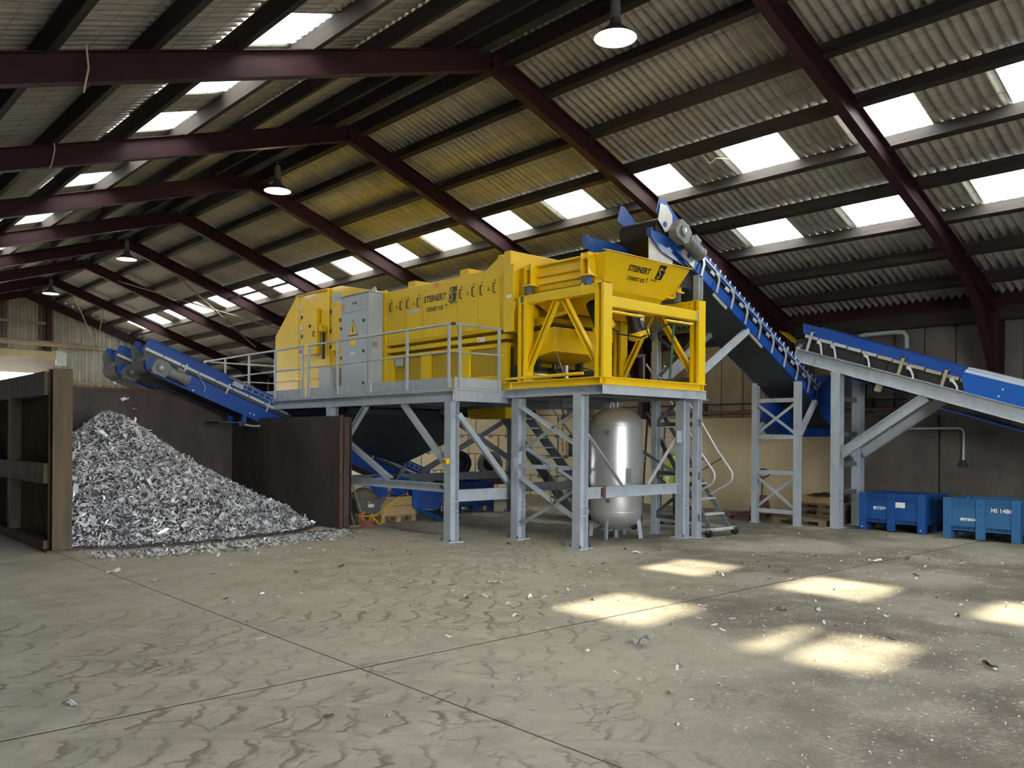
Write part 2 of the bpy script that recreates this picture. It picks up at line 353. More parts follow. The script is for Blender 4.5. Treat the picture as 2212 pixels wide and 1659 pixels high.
def text(name, s, size, o, ux, uz, m, parent, bold=0.0, shear=0.0, depth=.002, label=None, align='LEFT', sx=1.0):
    cu = bpy.data.curves.new(name, 'FONT'); cu.body = s; cu.size = size; cu.offset = bold; cu.shear = shear; cu.extrude = depth; cu.align_x = align; cu.resolution_u = 3; cu.space_character = 1.0 + bold*14
    t = bpy.data.objects.new(name+'_tmp', cu); col.objects.link(t)
    dg = bpy.context.evaluated_depsgraph_get(); me = bpy.data.meshes.new_from_object(t.evaluated_get(dg))
    bpy.data.objects.remove(t)
    ux = V(ux).normalized(); uz = V(uz).normalized(); n = ux.cross(uz)
    mtx = Matrix(((ux.x*sx, uz.x, n.x, 0), (ux.y*sx, uz.y, n.y, 0), (ux.z*sx, uz.z, n.z, 0), (0, 0, 0, 1)))
    mtx.translation = V(o) - wloc(parent); me.transform(mtx); me.materials.clear(); me.materials.append(m)
    ob = bpy.data.objects.new(name, me); col.objects.link(ob); ob.parent = parent
    if label: ob['label'] = label
    return ob
# ================================================================ the hall
FY = [6.31 + 4.65*k for k in range(-3, 9)]         # portal frame positions, last one is the gable
Y0, Y1 = -6.0, 43.5
# floor slabs with open joints
floor = tag(bpy.data.objects.new('floor', None), 'dusty concrete floor with tyre prints and slab joints', None, None, 'structure'); col.objects.link(floor)
MB().box(-1.8, 19.7, Y0-.2, Y1+.2, -.30, -.002).build('sub_base', mat('joint_dirt', (.06, .052, .042), .95), floor)
fx = [-1.7, 3.68, 8.95, 14.2, 19.5]; fy = [Y0, 5.87, 15.0, 24.5, 34, Y1]
gx_, gy_ = .008, .016
for i in range(4):
    for j in range(5):
        MB().box(fx[i]+gx_, fx[i+1]-gx_, fy[j]+gy_, fy[j+1]-gy_, -.06, 0).build('floor_slab', M['floor'], floor)

# roof: corrugated sheets between purlin lines
ceiling = tag(bpy.data.objects.new('ceiling', None), 'corrugated fibre cement roof on purlins with rooflights', None, None, 'structure'); col.objects.link(ceiling)
PITCH = 1.1625/7
_sheet = {}
def sheet_mesh(length, width, m, amp=.040, seg=8):
    key = (round(length, 3), round(width, 3), m.name)
    if key in _sheet: return _sheet[key]
    n = round(width/PITCH)*seg; vs = []; fs = []; a = MB()
    for k in range(n+1):
        y = width*k/n; z = amp*math.sin(2*math.pi*k/seg)
        vs += [(0, y, z), (length, y, z), (0, y, z+.007), (length, y, z+.007)]
    for k in range(n):
        p = 4*k; q = p+4; fs += [(p, p+1, q+1, q), (p+2, q+2, q+3, p+3), (p, q, q+2, p+2), (p+1, p+3, q+3, q+1)]
    a.add(vs, fs, True); _sheet[key] = a.mesh('roof_sheet', mats=[m]); return _sheet[key]
PR = [9.40, 10.75, 11.93, 13.05, 14.15, 15.30, 16.40, 17.50, 18.55, 19.75]
PL = [9.40, 8.30, 7.10, 5.95, 4.80, 3.70, 2.55, 1.40, .30, -.80, -1.75]
def put_sheet(name, x0, x1, y, width, m, right):
    a = AR if right else AL
    L = abs(x1-x0)/math.cos(a) + .07
    o = inst(name, sheet_mesh(L, width, m), (x0, y, (zr(x0) if right else zl(x0))), ceiling)
    if right: o.rotation_euler = (0, AR, 0)
    else:
        o.rotation_euler = (0, AL, math.pi); o.location.y += width
    return o
q = 1.1625
for right, P in ((True, PR), (False, PL)):
    for r in range(len(P)-1):
        x0, x1 = P[r], P[r+1]
        lit = (right and r in (3, 5)) or (not right and r == 3)
        # the part behind the camera
        yb = FY[2]-.58 if lit else FY[2]
        put_sheet('roof_sheet', x0, x1, FY[0], q*8 if not lit else q*8-q/2-0.0, M['sheet'], right) if not lit else put_sheet('roof_sheet', x0, x1, FY[2]-.58-.13-q*7, q*7, M['sheet'], right)
        for k in range(2, 11):
            y = FY[k]
            if not lit:
                put_sheet('roof_sheet', x0, x1, y, 4.65, M['sheet'], right)
            else:
                for c in range(4):
                    ys = y - q/2 + c*q - .13
                    sky = (c in (0, 2)) if not (right and r == 5) else (c in (1, 3) and ys < 11)
                    if sky:
                        clear = right and ys < 9.4
                        put_sheet('skylight', x0, x1, ys, q, M['sky_clear' if clear else 'sky_frost'], right)
                    else: put_sheet('roof_sheet', x0, x1, ys, q, M['sheet'], right)
        if lit: put_sheet('roof_sheet', x0, x1, FY[11]-q/2-.13, q, M['sheet'], right)
# ridge capping
MB().prism([(9.0, FY[0], zl(9.0)+.05), (9.4, FY[0], 8.80), (9.8, FY[0], zr(9.8)+.05), (9.8, FY[0], zr(9.8)+.07), (9.4, FY[0], 8.83), (9.0, FY[0], zl(9.0)+.07)], (0, Y1+.6-FY[0], 0)).build('ridge_cap', M['sheet'], ceiling)
# purlins
pw, ph = .12, .22
for right, P in ((True, PR), (False, PL)):
    a = AR if right else -AL
    ups = V((math.sin(a), 0, math.cos(a)))
    xs = list(P[1:-1])
    for x in xs:
        z = (zr(x) if right else zl(x))
        c = V((x, 0, z)) - ups*(.045 + ph/2)
        MB().bar((c.x, FY[0], c.z), (c.x, Y1, c.z), pw, ph, ups).build('purlin', M['purlin'], ceiling)
for x, f in ((9.72, zr), (9.08, zl)): MB().box(x-.09, x+.09, FY[0], Y1, f(x)-.33, f(x)-.04).build('ridge_purlin', M['purlin'], ceiling)
# bird netting stretched below the sheets, near bays only
nb = MB()
for right in (True, False):
    xa, xb = (9.8, 18.4) if right else (9.0, -.6)
    zf = zr if right else zl
    n = 28
    for k in range(n):
        xm, xn = xa + (xb-xa)*k/n, xa + (xb-xa)*(k+1)/n
        for c in range(10): nb.bar((xm, 2.0+2.25*c, zf(xm)-.058), (xm, 2.0+2.25*(c+1), zf(xm)-.058), .0024, .0024)
        y = 2.0
        while y < 24.5:
            nb.bar((xm, y, zf(xm)-.058), (xn, y, zf(xn)-.058), .0024, .0024); y += .31
tag(nb.build('wire_netting', M['oldiron'], ceiling), kind='stuff')

# portal frames
ordn = ['second', 'third', 'fourth', 'fifth', 'sixth', 'seventh', 'eighth', 'ninth']
for k in range(3, 12):
    y = FY[k]
    lab = 'oxide red steel roof frame nearest to the camera, over the second feed conveyor' if k == 3 else \
          ('oxide red steel roof frame in the far gable wall' if k == 11 else 'oxide red steel roof frame, %s one counted from the camera' % ordn[k-4])
    t = thing('roof_frame', lab, 'roof frame', (9.4, y, 0))
    yy = y - (.34 if k == 11 else 0)
    zc = 8.27
    MB().ibeam((9.4, yy, zc), (19.05, yy, zc-TR*9.65), .17, .36, (TR, 0, 1)).build('rafter', M['maroon'], t)
    MB().ibeam((9.4, yy, zc), (-1.3, yy, zc-TL*10.7), .17, .36, (-TL, 0, 1)).build('rafter', M['maroon'], t)
    h = MB(); h.prism([(8.5, yy-.006, zc-.15-TL*.9), (9.4, yy-.006, zc-.21), (10.3, yy-.006, zc-.15-TR*.9), (9.4, yy-.006, zc-.1)], (0, .012, 0)); h.build('apex_plate', M['maroon'], t)
    MB().ibeam((19.26, yy, 2.44), (19.26, yy, zr(19.1)-.32), .17, .32, (1, 0, 0)).build('column', M['maroon'], t)
    MB().ibeam((-1.38, yy, 0), (-1.38, yy, zl(-1.38)-.32), .17, .32, (1, 0, 0)).build('column', M['maroon'], t)
    hb = MB(); pts = [(19.0, yy-.007, 3.35), (19.0, yy-.007, zc-.2-TR*9.6)]
    for s in range(7):
        f = s/6; pts.append((17.2+1.8*f, yy-.007, zc-.17-TR*(7.8+1.8*f) - 1.25*f*f))
    hb.prism([pts[0], pts[1]] + pts[2:-1], (0, .014, 0))
    for s in range(6):
        p0, p1 = V(pts[2+s]), V(pts[3+s]); hb.bar(p0+V((0,.007,0)), p1+V((0,.007,0)), .17, .014)
    hb.build('knee_haunch', M['maroon'], t)

# right wall: lower panels, upper panels, eaves beam
wr = tag(bpy.data.objects.new('wall_right', None), 'precast concrete side wall, cream painted at the middle', None, None, 'structure'); col.objects.link(wr)
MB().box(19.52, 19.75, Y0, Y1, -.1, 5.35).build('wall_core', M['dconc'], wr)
e = [5.2 + 2.325*k for k in range(-5, 6)]
for i in range(len(e)-1):
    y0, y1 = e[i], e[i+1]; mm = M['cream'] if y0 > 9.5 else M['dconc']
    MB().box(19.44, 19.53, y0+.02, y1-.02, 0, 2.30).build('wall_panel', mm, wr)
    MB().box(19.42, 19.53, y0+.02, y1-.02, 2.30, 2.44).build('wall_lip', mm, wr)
y = Y0
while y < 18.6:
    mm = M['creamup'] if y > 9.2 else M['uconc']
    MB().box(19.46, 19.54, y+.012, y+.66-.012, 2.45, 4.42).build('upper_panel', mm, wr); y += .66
MB().box(19.28, 19.54, Y0, Y1, 4.38, 4.68).build('eaves_beam', M['purlin'], wr)
MB().box(19.40, 19.54, Y0, Y1, 4.68, 5.2).build('eaves_board', M['maroon'], wr)
blk = MB().box(0, .14, .02, 1.60, .012, .642).mesh('concrete_block', mats=[M['cream']])
sock = MB().box(-.004, .03, -.10, .10, -.05, .05).mesh('lifting_socket', mats=[M['oldiron']])
for r in range(7):
    for c in range(8):
        yy = 18.45 + 1.63*c + (.0 if r % 2 else .4)
        inst('concrete_block', blk, (19.38, yy, .655*r), wr)
        if r in (0, 1, 2):
            inst('lifting_socket', sock, (19.38, yy+.4, .655*(r+1)-.03), wr); inst('lifting_socket', sock, (19.38, yy+1.2, .655*(r+1)-.03), wr)
# left, near and far walls
wl = tag(MB().box(-1.95, -1.62, Y0, Y1, 0, 5.2).build('wall_left', M['dconc']), 'stained concrete side wall beside the camera', None, None, 'structure')
wn = tag(bpy.data.objects.new('wall_near', None), 'end wall behind the camera with its door open', None, None, 'structure'); col.objects.link(wn)
nw = MB(); y = Y0
for a, b, z0 in ((-1.95, 0, 0), (7.8, 19.75, 0), (0, 7.8, 5.0)):
    nw.prism([(a, y, z0), (b, y, z0), (b, y, zr(b) if b > 9.4 else zl(b)), *([(9.4, y, 8.7)] if a < 9.4 < b else []), (a, y, zl(a))], (0, -.2, 0))
nw.build('gable_sheeting', M['dclad'], wn)
wf = tag(bpy.data.objects.new('wall_far', None), 'far gable wall of pale ribbed cladding with a high doorway', None, None, 'structure'); col.objects.link(wf)
def rib(name, x0, x1, z0, z1f, m, y=43.42):
    a = MB(); n = int((x1-x0)/.075); vs = []; fs = []
    for k in range(n+1):
        x = x0+(x1-x0)*k/n; yy = y - (.09 if (k % 4) in (1, 2) else 0); z1 = z1f(x) if callable(z1f) else z1f
        vs += [(x, yy, z0), (x, yy, z1)]
    for k in range(n): fs.append((2*k, 2*k+2, 2*k+3, 2*k+1))
    a.add(vs, fs); return a.build(name, m, wf)
gz = lambda x: (zr(x) if x > 9.4 else zl(x)) - .03
rib('cladding_sheet', 10.45, 14.2, 2.42, 4.30, M['clad']); rib('cladding_sheet', 14.2, 19.5, 2.42, 4.30, M['clad'])
rib('cladding_sheet', 10.45, 13.3, 4.36, 5.95, M['clad']); rib('cladding_sheet', 13.3, 16.6, 4.36, 5.95, M['clad']); rib('cladding_sheet', 16.6, 19.5, 4.36, gz, M['clad'])
rib('cladding_sheet', 10.6, 16.6, 6.0, gz, M['clad'])
rib('cladding_sheet', -1.7, 8.75, 5.8, gz, M['dclad']); rib('cladding_sheet', 10.0, 10.6, 5.8, gz, M['dclad'])
rib('cladding_sheet', 8.75, 10.0, 5.8, 6.95, M['clad']); rib('cladding_sheet', 8.75, 10.0, 7.02, gz, M['clad'])
rib('cladding_sheet', -1.7, 2.4, 0, 5.8, M['dclad'])
MB().box(10.45, 19.5, 43.36, 43.7, 0, 2.46).build('block_plinth', M['dconc'], wf)
for z in (4.33, 5.98): MB().box(10.4, 19.5, 43.28, 43.44, z-.06, z+.06).build('girt', M['dust'], wf)
MB().box(-1.6, 10.5, 43.28, 43.44, 6.93, 7.05).build('girt', M['dust'], wf)
MB().box(10.30, 10.50, 43.1, 43.4, 0, 7.9).build('gable_post', M['maroon'], wf)
MB().box(13.75, 13.85, 43.2, 43.36, 4.3, 6.0).build('girt_strap', M['galv_lt'], wf)
MB().box(2.4, 10.5, 43.45, 43.6, 5.5, 5.9).build('door_head', M['dclad'], wf)
d1 = tag(bpy.data.objects.new('door_1', None), 'raised overhead door leaf with cream edge above the far doorway', None, None, 'structure'); col.objects.link(d1)
MB().plate([(2.4, 40.0, 5.12), (10.35, 40.0, 5.12), (10.35, 43.3, 4.70), (2.4, 43.3, 4.70)], .05).build('door_leaf', mat('grimy_door_sheet', (.085, .068, .046), .85, c2=(.04, .033, .024), vscale=2.0), d1)
MB().box(2.4, 9.9, 39.93, 40.0, 5.10, 5.42).build('leaf_edge', M['lintel'], d1)
MB().box(9.9, 10.3, 39.9, 40.05, 4.85, 5.45).build('edge_bracket', M['galv'], d1)
for k in range(4): MB().box(2.0, 11.6-.35*k, 39.9-.45*k, 39.96-.45*k, 5.62, 5.72).build('track_rail', M['dust'], d1)
for p, q2 in (((11.5, 39.9, 5.7), (11.5, 38.9, 7.4)), ((11.5, 39.9, 5.7), (10.3, 38.9, 7.8)), ((9.9, 38.6, 5.3), (11.6, 39.9, 5.75))):
    MB().bar(p, q2, .035, .035).build('hanger_rod', M['dust'], d1)
# outside: yard and trees beyond the far door
tag(MB().box(-60, 80, 43.7, 140, -.1, -.02).build('far_yard', M['gravel']), 'pale gravel yard outside the far doorway', 'yard', None, 'structure')
tag(MB().box(-60, 80, -60, Y0-.2, -.1, -.02).build('near_yard', M['gravel']), 'pale gravel yard outside the near doorway', 'yard', None, 'structure')
def leafball(a, c, r, n):
    for _ in range(n):
        d = V((random.gauss(0,1), random.gauss(0,1), random.gauss(0,1))).normalized()*r*random.uniform(.55, 1); p = V(c)+d
        e1 = V((random.gauss(0,1), random.gauss(0,1), random.gauss(0,1))).normalized(); e2 = e1.orthogonal().normalized(); s = random.uniform(.12, .3)
        a.add([p-e1*s, p+e2*s*.5, p+e1*s, p-e2*s*.5], [(0,1,2,3)])
for i, (x, y, h, lab) in enumerate(((9.2, 62, 6.2, 'young green tree seen through the far doorway, left one'), (12.4, 66, 7.0, 'young green tree seen through the far doorway, right one'))):
    t = thing('tree', lab, 'tree', (x, y, 0))
    MB().cyl((x, y, 0), (x, y, h*.6), .12, 8, .06).build('trunk', M['oldwood'], t)
    a = MB(); leafball(a, (x, y, h*.72), 1.9, 260); a.build('crown', M['foliage'], t)

# pipes and cables along the right wall
t = thing('wall_pipe', 'rust brown pipe run along the cream side wall', 'pipe', (19.4, 14, 2.6))
p = MB(); p.cyl((19.37, 8.2, 2.58), (19.37, 19, 2.58), .055, 10); p.build('main_pipe', M['pipe'], t)
p = MB(); p.cyl((19.36, 8.2, 2.80), (19.36, 19, 2.80), .022, 8); p.build('conduit', M['oldiron'], t)
for yy in (9, 11.3, 13.6, 15.9, 18): MB().box(19.34, 19.46, yy-.03, yy+.03, 2.5, 2.84).build('pipe_clip', M['oldiron'], t)
t = thing('water_pipe', 'thin galvanised pipe with a bent down outlet on dark wall', 'pipe', (19.4, 6.9, 2.1))
MB().tube([(19.38, 8.9, 2.14), (19.38, 7.1, 2.14), (19.38, 7.04, 2.12), (19.38, 7.0, 2.06), (19.38, 7.0, 1.45)], .026, 8).build('pipe', M['galv'], t)
MB().cyl((19.38, 7.0, 1.46), (19.38, 7.0, 1.32), .05, 8, .09).build('outlet', M['oldiron'], t)
t = thing('overflow_pipe', 'galvanised pipe elbow near the wall above second conveyor', 'pipe', (19.3, 8.1, 4.1))
MB().tube([(19.46, 9.2, 4.28), (19.1, 9.15, 4.28), (19.0, 9.0, 4.28), (19.0, 8.3, 4.28), (19.0, 8.12, 4.26), (19.02, 8.06, 4.18), (19.02, 8.05, 3.9)], .05, 10).build('pipe', M['galv'], t)

# pendant lamps under the ridge
lampdefs = [(8.2, 'lit enamel pendant lamp nearest to the camera, bulb visible'), (18.75, 'enamel pendant lamp under the ridge, second from the camera'),
            (29.45, 'small bright pendant lamp under the ridge, third from the camera'), (38.8, 'farthest bright pendant lamp under the ridge by the far gable')]
for y, lab in lampdefs:
    x = 9.4; z = 7.70
    t = thing('pendant_lamp', lab, 'lamp', (x, y, z))
    pr = [(.075, .30), (.085, .22), (.12, .16), (.30, .02), (.315, 0)]
    MB().lathe([(r, zz) for r, zz in pr], (x, y, z), 28).build('lamp_shade', M['lampshade'], t)
    MB().lathe([(r-.006, zz-.004) for r, zz in pr][::-1], (x, y, z), 28).build('shade_lining', M['lampin'], t)
    c = MB(); c.cyl((x, y, z+.28), (x, y, z+.60), .085, 14, .07); c.cyl((x, y, z+.6), (x, y, z+.72), .02, 8); c.build('gear_housing', M['motor'], t)
    MB().bar((x-.55, y, z+.72), (x+.35, y, z+.72), .04, .05).build('hanger_bar', M['oldiron'], t)
    b = MB(); b.lathe([(0, -.0), (.04, .01), (.055, .05), (.045, .10), (.02, .14), (0, .14)], (x, y, z+.05), 14); b.build('bulb', M['bulb'], t)
    l = bpy.data.lights.new('lamp_light', 'POINT'); l.energy = 30; l.color = (1, .80, .48); l.shadow_soft_size = .08
    lo = bpy.data.objects.new('lamp_light', l); col.objects.link(lo); lo.parent = t; lo.location = (0, 0, -.02)
# strings dangling from the left rafters
for pts, lab in (([(2.96, 10.74, 6.42), (2.98, 10.72, 6.15), (2.95, 10.72, 5.98), (2.93, 10.72, 5.85)], 'pale string dangling from the second roof frame'),
                 ([(3.75, 15.45, 6.9), (3.78, 15.42, 6.55), (3.74, 15.44, 6.3), (3.70, 15.4, 6.22)], 'pale string dangling from the third roof frame'),
                 ([(13.3, 9.45, 7.2), (13.35, 9.3, 7.0), (13.42, 9.2, 7.1), (13.5, 9.0, 7.05)], 'loose string hanging below an upper rooflight')):
    tag(MB().tube(pts, .012, 5).build('string', M['rope']), lab, 'string')

# wind bracing between the far frames
t = thing('wind_brace', 'thin diagonal bracing rods under the far right roof slope', 'bracing', (13, 31.9, 5))
for (xa, ka), (xb, kb) in (((10.6, 9), (16.2, 8)), ((16.2, 9), (10.6, 8))):
    MB().cyl((xa, FY[ka], zr(xa)-.5), (xb, FY[kb], zr(xb)-.5), .03, 6).build('rod', M['dust'], t)
MB().cyl((13.0, FY[8], zr(13.0)-.55), (13.0, FY[7], zr(13.0)-.55), .045, 8).build('strut', M['maroon'], t)
# ================================================================ yellow sorting machine
XS = 10.5
mach = thing('sorting_machine', 'long yellow sorting machine on the grey platform with STEINERT lettering', 'machine', (11.8, 16.4, 2.75))
Yl, Yd = M['yellow'], M['yellow_dk']
MB().box(XS, 13.1, 11.78, 15.76, 3.87, 5.05).build('main_housing', Yl, mach, .012)
MB().box(XS+.20, 13.0, 11.80, 15.74, 2.78, 3.90).build('lower_core', Yd, mach)
MB().box(XS, XS+.21, 11.78, 15.76, 3.71, 3.80).build('side_rail', Yl, mach)
for a, b in ((15.45, 15.76), (14.14, 14.46), (12.86, 13.19), (11.76, 11.96)): MB().box(XS, XS+.10, a, b, 2.78, 3.64).build('lower_post', Yl, mach)
MB().box(XS+.005, XS+.21, 11.78, 15.76, 3.57, 3.64).build('lower_top_rail', Yl, mach)
MB().box(XS+.005, XS+.10, 11.78, 15.76, 2.78, 3.04).build('lower_bottom_rail', Yl, mach)
for a, b in ((14.46, 15.45), (13.19, 14.14), (11.96, 12.86)):
    pm = MB().box(XS+.045, XS+.07, a+.03, b-.03, 3.05, 3.57).build('perforated_panel', Yd, mach)
ed = [15.64, 15.01, 14.39, 13.21, 12.59, 11.96]
def dhandle(y, z, x, parent, h=.19):
    MB().tube([(x, y, z+h/2), (x-.05, y, z+h/2-.015), (x-.05, y, z-h/2+.015), (x, y, z-h/2)], .012, 8).build('handle', M['cable'], parent)
def tri(y, z, x, s, parent, m1, m2):
    a = MB().prism([(x, y-s, z-s*.8), (x, y+s, z-s*.8), (x, y, z+s)], (-.003, 0, 0)).build('warning_sign', m1, parent)
    MB().prism([(x-.003, y-s*.16, z-s*.5), (x-.003, y+s*.16, z-s*.5), (x-.003, y+s*.06, z+s*.45), (x-.003, y-s*.06, z+s*.45)], (-.002, 0, 0)).build('warning_symbol', m2, a)
for i in range(5):
    a, b = ed[i+1], ed[i]; c = (a+b)/2
    dr = MB().box(XS-.012, XS+.01, a+.008, b-.008, 3.93, 4.89).build('access_door' if i != 2 else 'logo_panel', Yl, mach)
    if i != 2:
        for s in (-1, 1):
            dhandle(c+s*.19, 4.69, XS-.012, dr)
            MB().cyl((XS-.022, c+s*.19, 4.835), (XS-.01, c+s*.19, 4.835), .014, 10).build('lock', M['ink'], dr)
        tri(c, 4.69, XS-.013, .045, dr, Yd, M['ink'])
ly = (0, -1, 0)
text('lettering', 'STEINERT', .185, (XS-.013, 14.345, 4.655), ly, (0, 0, 1), M['ink'], mach, bold=.0048, shear=.14, sx=.88)
text('lettering', 'STEINERT XSS   T', .125, (XS-.013, 14.265, 4.455), ly, (0, 0, 1), M['ink'], mach, bold=.0012, shear=.14, sx=.74)
text('lettering', '\u00ae', .05, (XS-.013, 13.63, 4.52), ly, (0, 0, 1), M['ink'], mach)
text('lettering', 'EVO 5.0', .062, (XS-.013, 13.46, 4.53), ly, (0, 0, 1), M['ink'], mach, bold=.0005, shear=.14)
lg = MB()
for z0, z1 in ((4.575, 4.755), (4.77, 4.87)):
    s0, s1 = (z0-4.575)*.14, (z1-4.575)*.14
    lg.prism([(XS-.012, 13.50-s0, z0), (XS-.012, 13.275-s0, z0), (XS-.012, 13.275-s1, z1), (XS-.012, 13.50-s1, z1)], (-.004, 0, 0))
lg.build('logo_square', M['ink'], mach)
text('logo_letter', 'S', .36, (XS-.0175, 13.475, 4.595), ly, (0, 0, 1), Yl, mach, shear=.14, sx=.62, depth=.001, bold=-.002)
MB().box(XS-.003, XS, 13.85, 14.0, 4.935, 5.03).build('red_sticker', M['signor'], mach)
MB().box(XS-.015, XS-.012, 14.5, 14.95, 4.50, 4.56).build('sticker_strip', M['signpale'], mach)
MB().box(XS-.004, XS, 12.38, 12.62, 3.70, 3.79).build('sticker', M['white'], mach)
tri(12.56, 3.745, XS-.004, .035, mach, M['signyel'], M['ink'])
# front flange, top ducts
ff = MB(); ff.box(10.44, 13.2, 11.52, 11.79, 3.82, 5.06); ff.prism([(10.44, 11.60, 5.05), (10.44, 11.79, 5.05), (10.44, 11.79, 5.31), (10.44, 11.60, 5.31)], (2.76, 0, 0)); ff.build('front_flange', Yl, mach, .01)
MB().box(10.62, 10.9, 11.3, 11.53, 4.0, 4.98).build('inlet_cheek', Yl, mach); MB().box(12.75, 13.1, 11.3, 11.53, 4.0, 4.98).build('inlet_cheek', Yl, mach)
for z in (4.05, 4.35, 4.65, 4.95): MB().cyl((10.43, 11.65, z), (10.445, 11.65, z), .018, 8).build('bolt', M['galv_lt'], mach)
MB().box(10.437, 10.445, 11.58, 11.70, 4.44, 4.50).build('sticker', M['white'], mach)
MB().prism([(10.6, 11.8, 5.05), (10.6, 12.55, 5.05), (10.6, 12.12, 5.28), (10.6, 11.8, 5.28)], (2.4, 0, 0)).build('top_hood', Yl, mach)
MB().box(10.62, 10.72, 12.06, 12.16, 5.05, 5.33).build('lifting_lug', Yl, mach)
for yy in (12.95, 14.72):
    a = MB(); a.box(10.52, 12.9, yy-.02, yy+.24, 5.05, 5.18); a.build('top_duct', Yl, mach)
# rear housing
prof = [(15.86, 2.78), (21.0, 2.78), (21.0, 4.52), (19.85, 5.45), (17.66, 5.45), (15.95, 5.08), (15.86, 5.08)]
MB().prism([(XS, y, z) for y, z in prof], (2.6, 0, 0)).build('rear_housing', Yl, mach)
MB().box(XS-.03, XS+.02, 15.74, 15.88, 2.78, 5.10).build('joint_strip', Yl, mach)
MB().box(XS-.035, XS+.02, 18.13, 18.25, 2.95, 5.45).build('joint_strip', Yl, mach)
MB().box(XS-.015, XS+.02, 19.70, 19.86, 2.95, 5.42).build('joint_strip', Yl, mach)
MB().prism([(XS-.03, 18.25, 5.42), (XS-.03, 19.86, 5.42), (XS-.03, 19.86, 5.47), (XS-.03, 18.25, 5.47)], (.06, 0, 0)).build('roof_edge', Yd, mach)
for z in (2.86, 3.02, 3.30, 3.60):
    MB().box(XS-.03, XS+.01, 18.28, 20.98, z, z+.05).build('side_rib', Yl, mach)
bt = MB()
for z in [3.1 + .2*k for k in range(12)]: bt.cyl((XS-.02, 19.78, z), (XS-.012, 19.78, z), .012, 6)
bt.build('bolt', M['galv'], mach)
def hatch(y0, y1, z0, z1, sign):
    d = MB(); d.box(XS-.055, XS, y0, y1, z0, z1); o = d.build('hatch_door', Yl, mach, .008)
    MB().box(XS-.10, XS-.02, y0-.04, y0+.06, z0, z1).build('door_edge_post', Yl, o)
    for z in (z1-.13, (z0+z1)/2-.06, z0+.10): MB().box(XS-.07, XS-.04, y1-.02, y1+.06, z-.04, z+.04).build('hinge', M['ink'], o)
    dhandle(y0+.14, (z0+z1)/2-.05, XS-.056, o, .14)
    MB().box(XS-.06, XS-.055, (y0+y1)/2-.05, (y0+y1)/2+.06, (z0+z1)/2+.12, (z0+z1)/2+.2).build('label_plate', M['ink'], o)
    tri((y0+y1)/2, (z0+z1)/2-.06, XS-.057, .045, o, M['signyel'], M['ink'])
hatch(18.66, 19.44, 3.90, 5.0, 1); hatch(17.15, 18.02, 3.92, 5.0, 0)
MB().box(XS-.16, XS-.02, 18.28, 18.42, 4.42, 4.56).build('door_switch', Yl, mach); MB().box(XS-.12, XS-.06, 18.30, 18.36, 3.75, 4.4).build('switch_bar', M['ink'], mach)
for z in (5.13, 4.90, 4.62, 4.40, 4.12, 3.92): MB().box(XS-.018, XS-.013, 19.50, 19.67, z-.05, z+.06).build('sticker', M['signpale'], mach)
for yy in (18.93, 19.07): MB().box(XS-.004, XS, yy-.05, yy+.05, 5.24, 5.34).build('sticker', M['signpale'], mach)
for yy in (17.74, 17.98): MB().cyl((XS-.004, yy, 5.20), (XS, yy, 5.20), .10, 20).build('round_sign', M['signlilac'], mach)
for yy in (17.7, 17.84, 17.98): MB().box(XS-.004, XS, yy-.05, yy+.05, 5.0+.03, 5.08).build('sticker', M['signpale'], mach)
text('lettering', '26504', .10, (XS-.006, 17.93, 4.02), ly, (0, 0, 1), M['white'], mach, bold=.003)
MB().box(XS-.02, XS, 15.1, 15.36, 3.40, 3.56).build('terminal_box', M['cab'], mach)
# machinery seen in the dark gap under the infeed
under = MB(); under.box(10.6, 13.1, 11.45, 11.75, 2.8, 3.2); under.build('belt_frame', M['oldiron'], mach)
MB().cyl((10.55, 11.38, 2.99), (10.95, 11.38, 2.99), .10, 16).build('return_roller', M['chrome'], mach)
MB().cyl((10.62, 11.22, 3.0), (11.2, 11.2, 3.0), .09, 16).build('return_roller', M['chrome'], mach)
for p_, q_, r_ in (((11.3, 11.3, 2.9), (11.3, 11.3, 3.25), .05), ((11.05, 11.1, 3.05), (11.2, 11.1, 3.05), .09), ((11.7, 11.1, 3.1), (11.9, 11.1, 3.1), .05)): MB().cyl(p_, q_, r_, 14).build('air_filter', M['dmotor'], mach)
MB().cyl((11.36, 11.05, 2.92), (11.36, 11.05, 3.22), .045, 12).build('air_cylinder', M['galv_lt'], mach)
MB().tube([(11.7, 11.0, 3.2), (11.9, 10.9, 3.15), (12.05, 10.85, 3.02), (12.05, 10.85, 2.9)], .015, 6).build('hose', M['cable'], mach)
MB().bar((10.72, 10.95, 3.9), (11.05, 10.75, 2.9), .05, .02).build('guide_strut', M['dgalv'], mach)

# grey control cabinet
cab = thing('control_cabinet', 'tall grey electrical cabinet standing against the yellow machine', 'cabinet', (10.28, 16.39, 2.75))
MB().box(10.09, 10.46, 15.82, 16.96, 2.76, 5.03).build('body', M['cab'], cab, .01)
MB().box(10.06, 10.47, 15.80, 16.98, 5.03, 5.05).build('top_plate', M['cab_dk'], cab)
d = MB().box(10.07, 10.095, 15.90, 16.90, 2.90, 4.62).build('door', M['cab'], cab, .006)
MB().box(10.075, 10.095, 15.84, 16.94, 4.66, 5.01).build('header_panel', M['cab_dk'], cab)
for z in (4.42, 3.75, 3.05):
    MB().cyl((10.05, 15.98, z), (10.07, 15.98, z), .035, 12).build('lock', M['ink'], d)
    MB().box(10.055, 10.09, 16.89, 16.95, z-.13, z-.07).build('hinge', M['ink'], d)
tri(16.42, 4.28, 10.068, .17, d, M['signyel'], M['ink'])
MB().prism([(10.0685, 16.42-.2, 4.28-.165), (10.0685, 16.42+.2, 4.28-.165), (10.0685, 16.42, 4.28+.215)], (.0004, 0, 0)).build('sign_border', M['ink'], d)
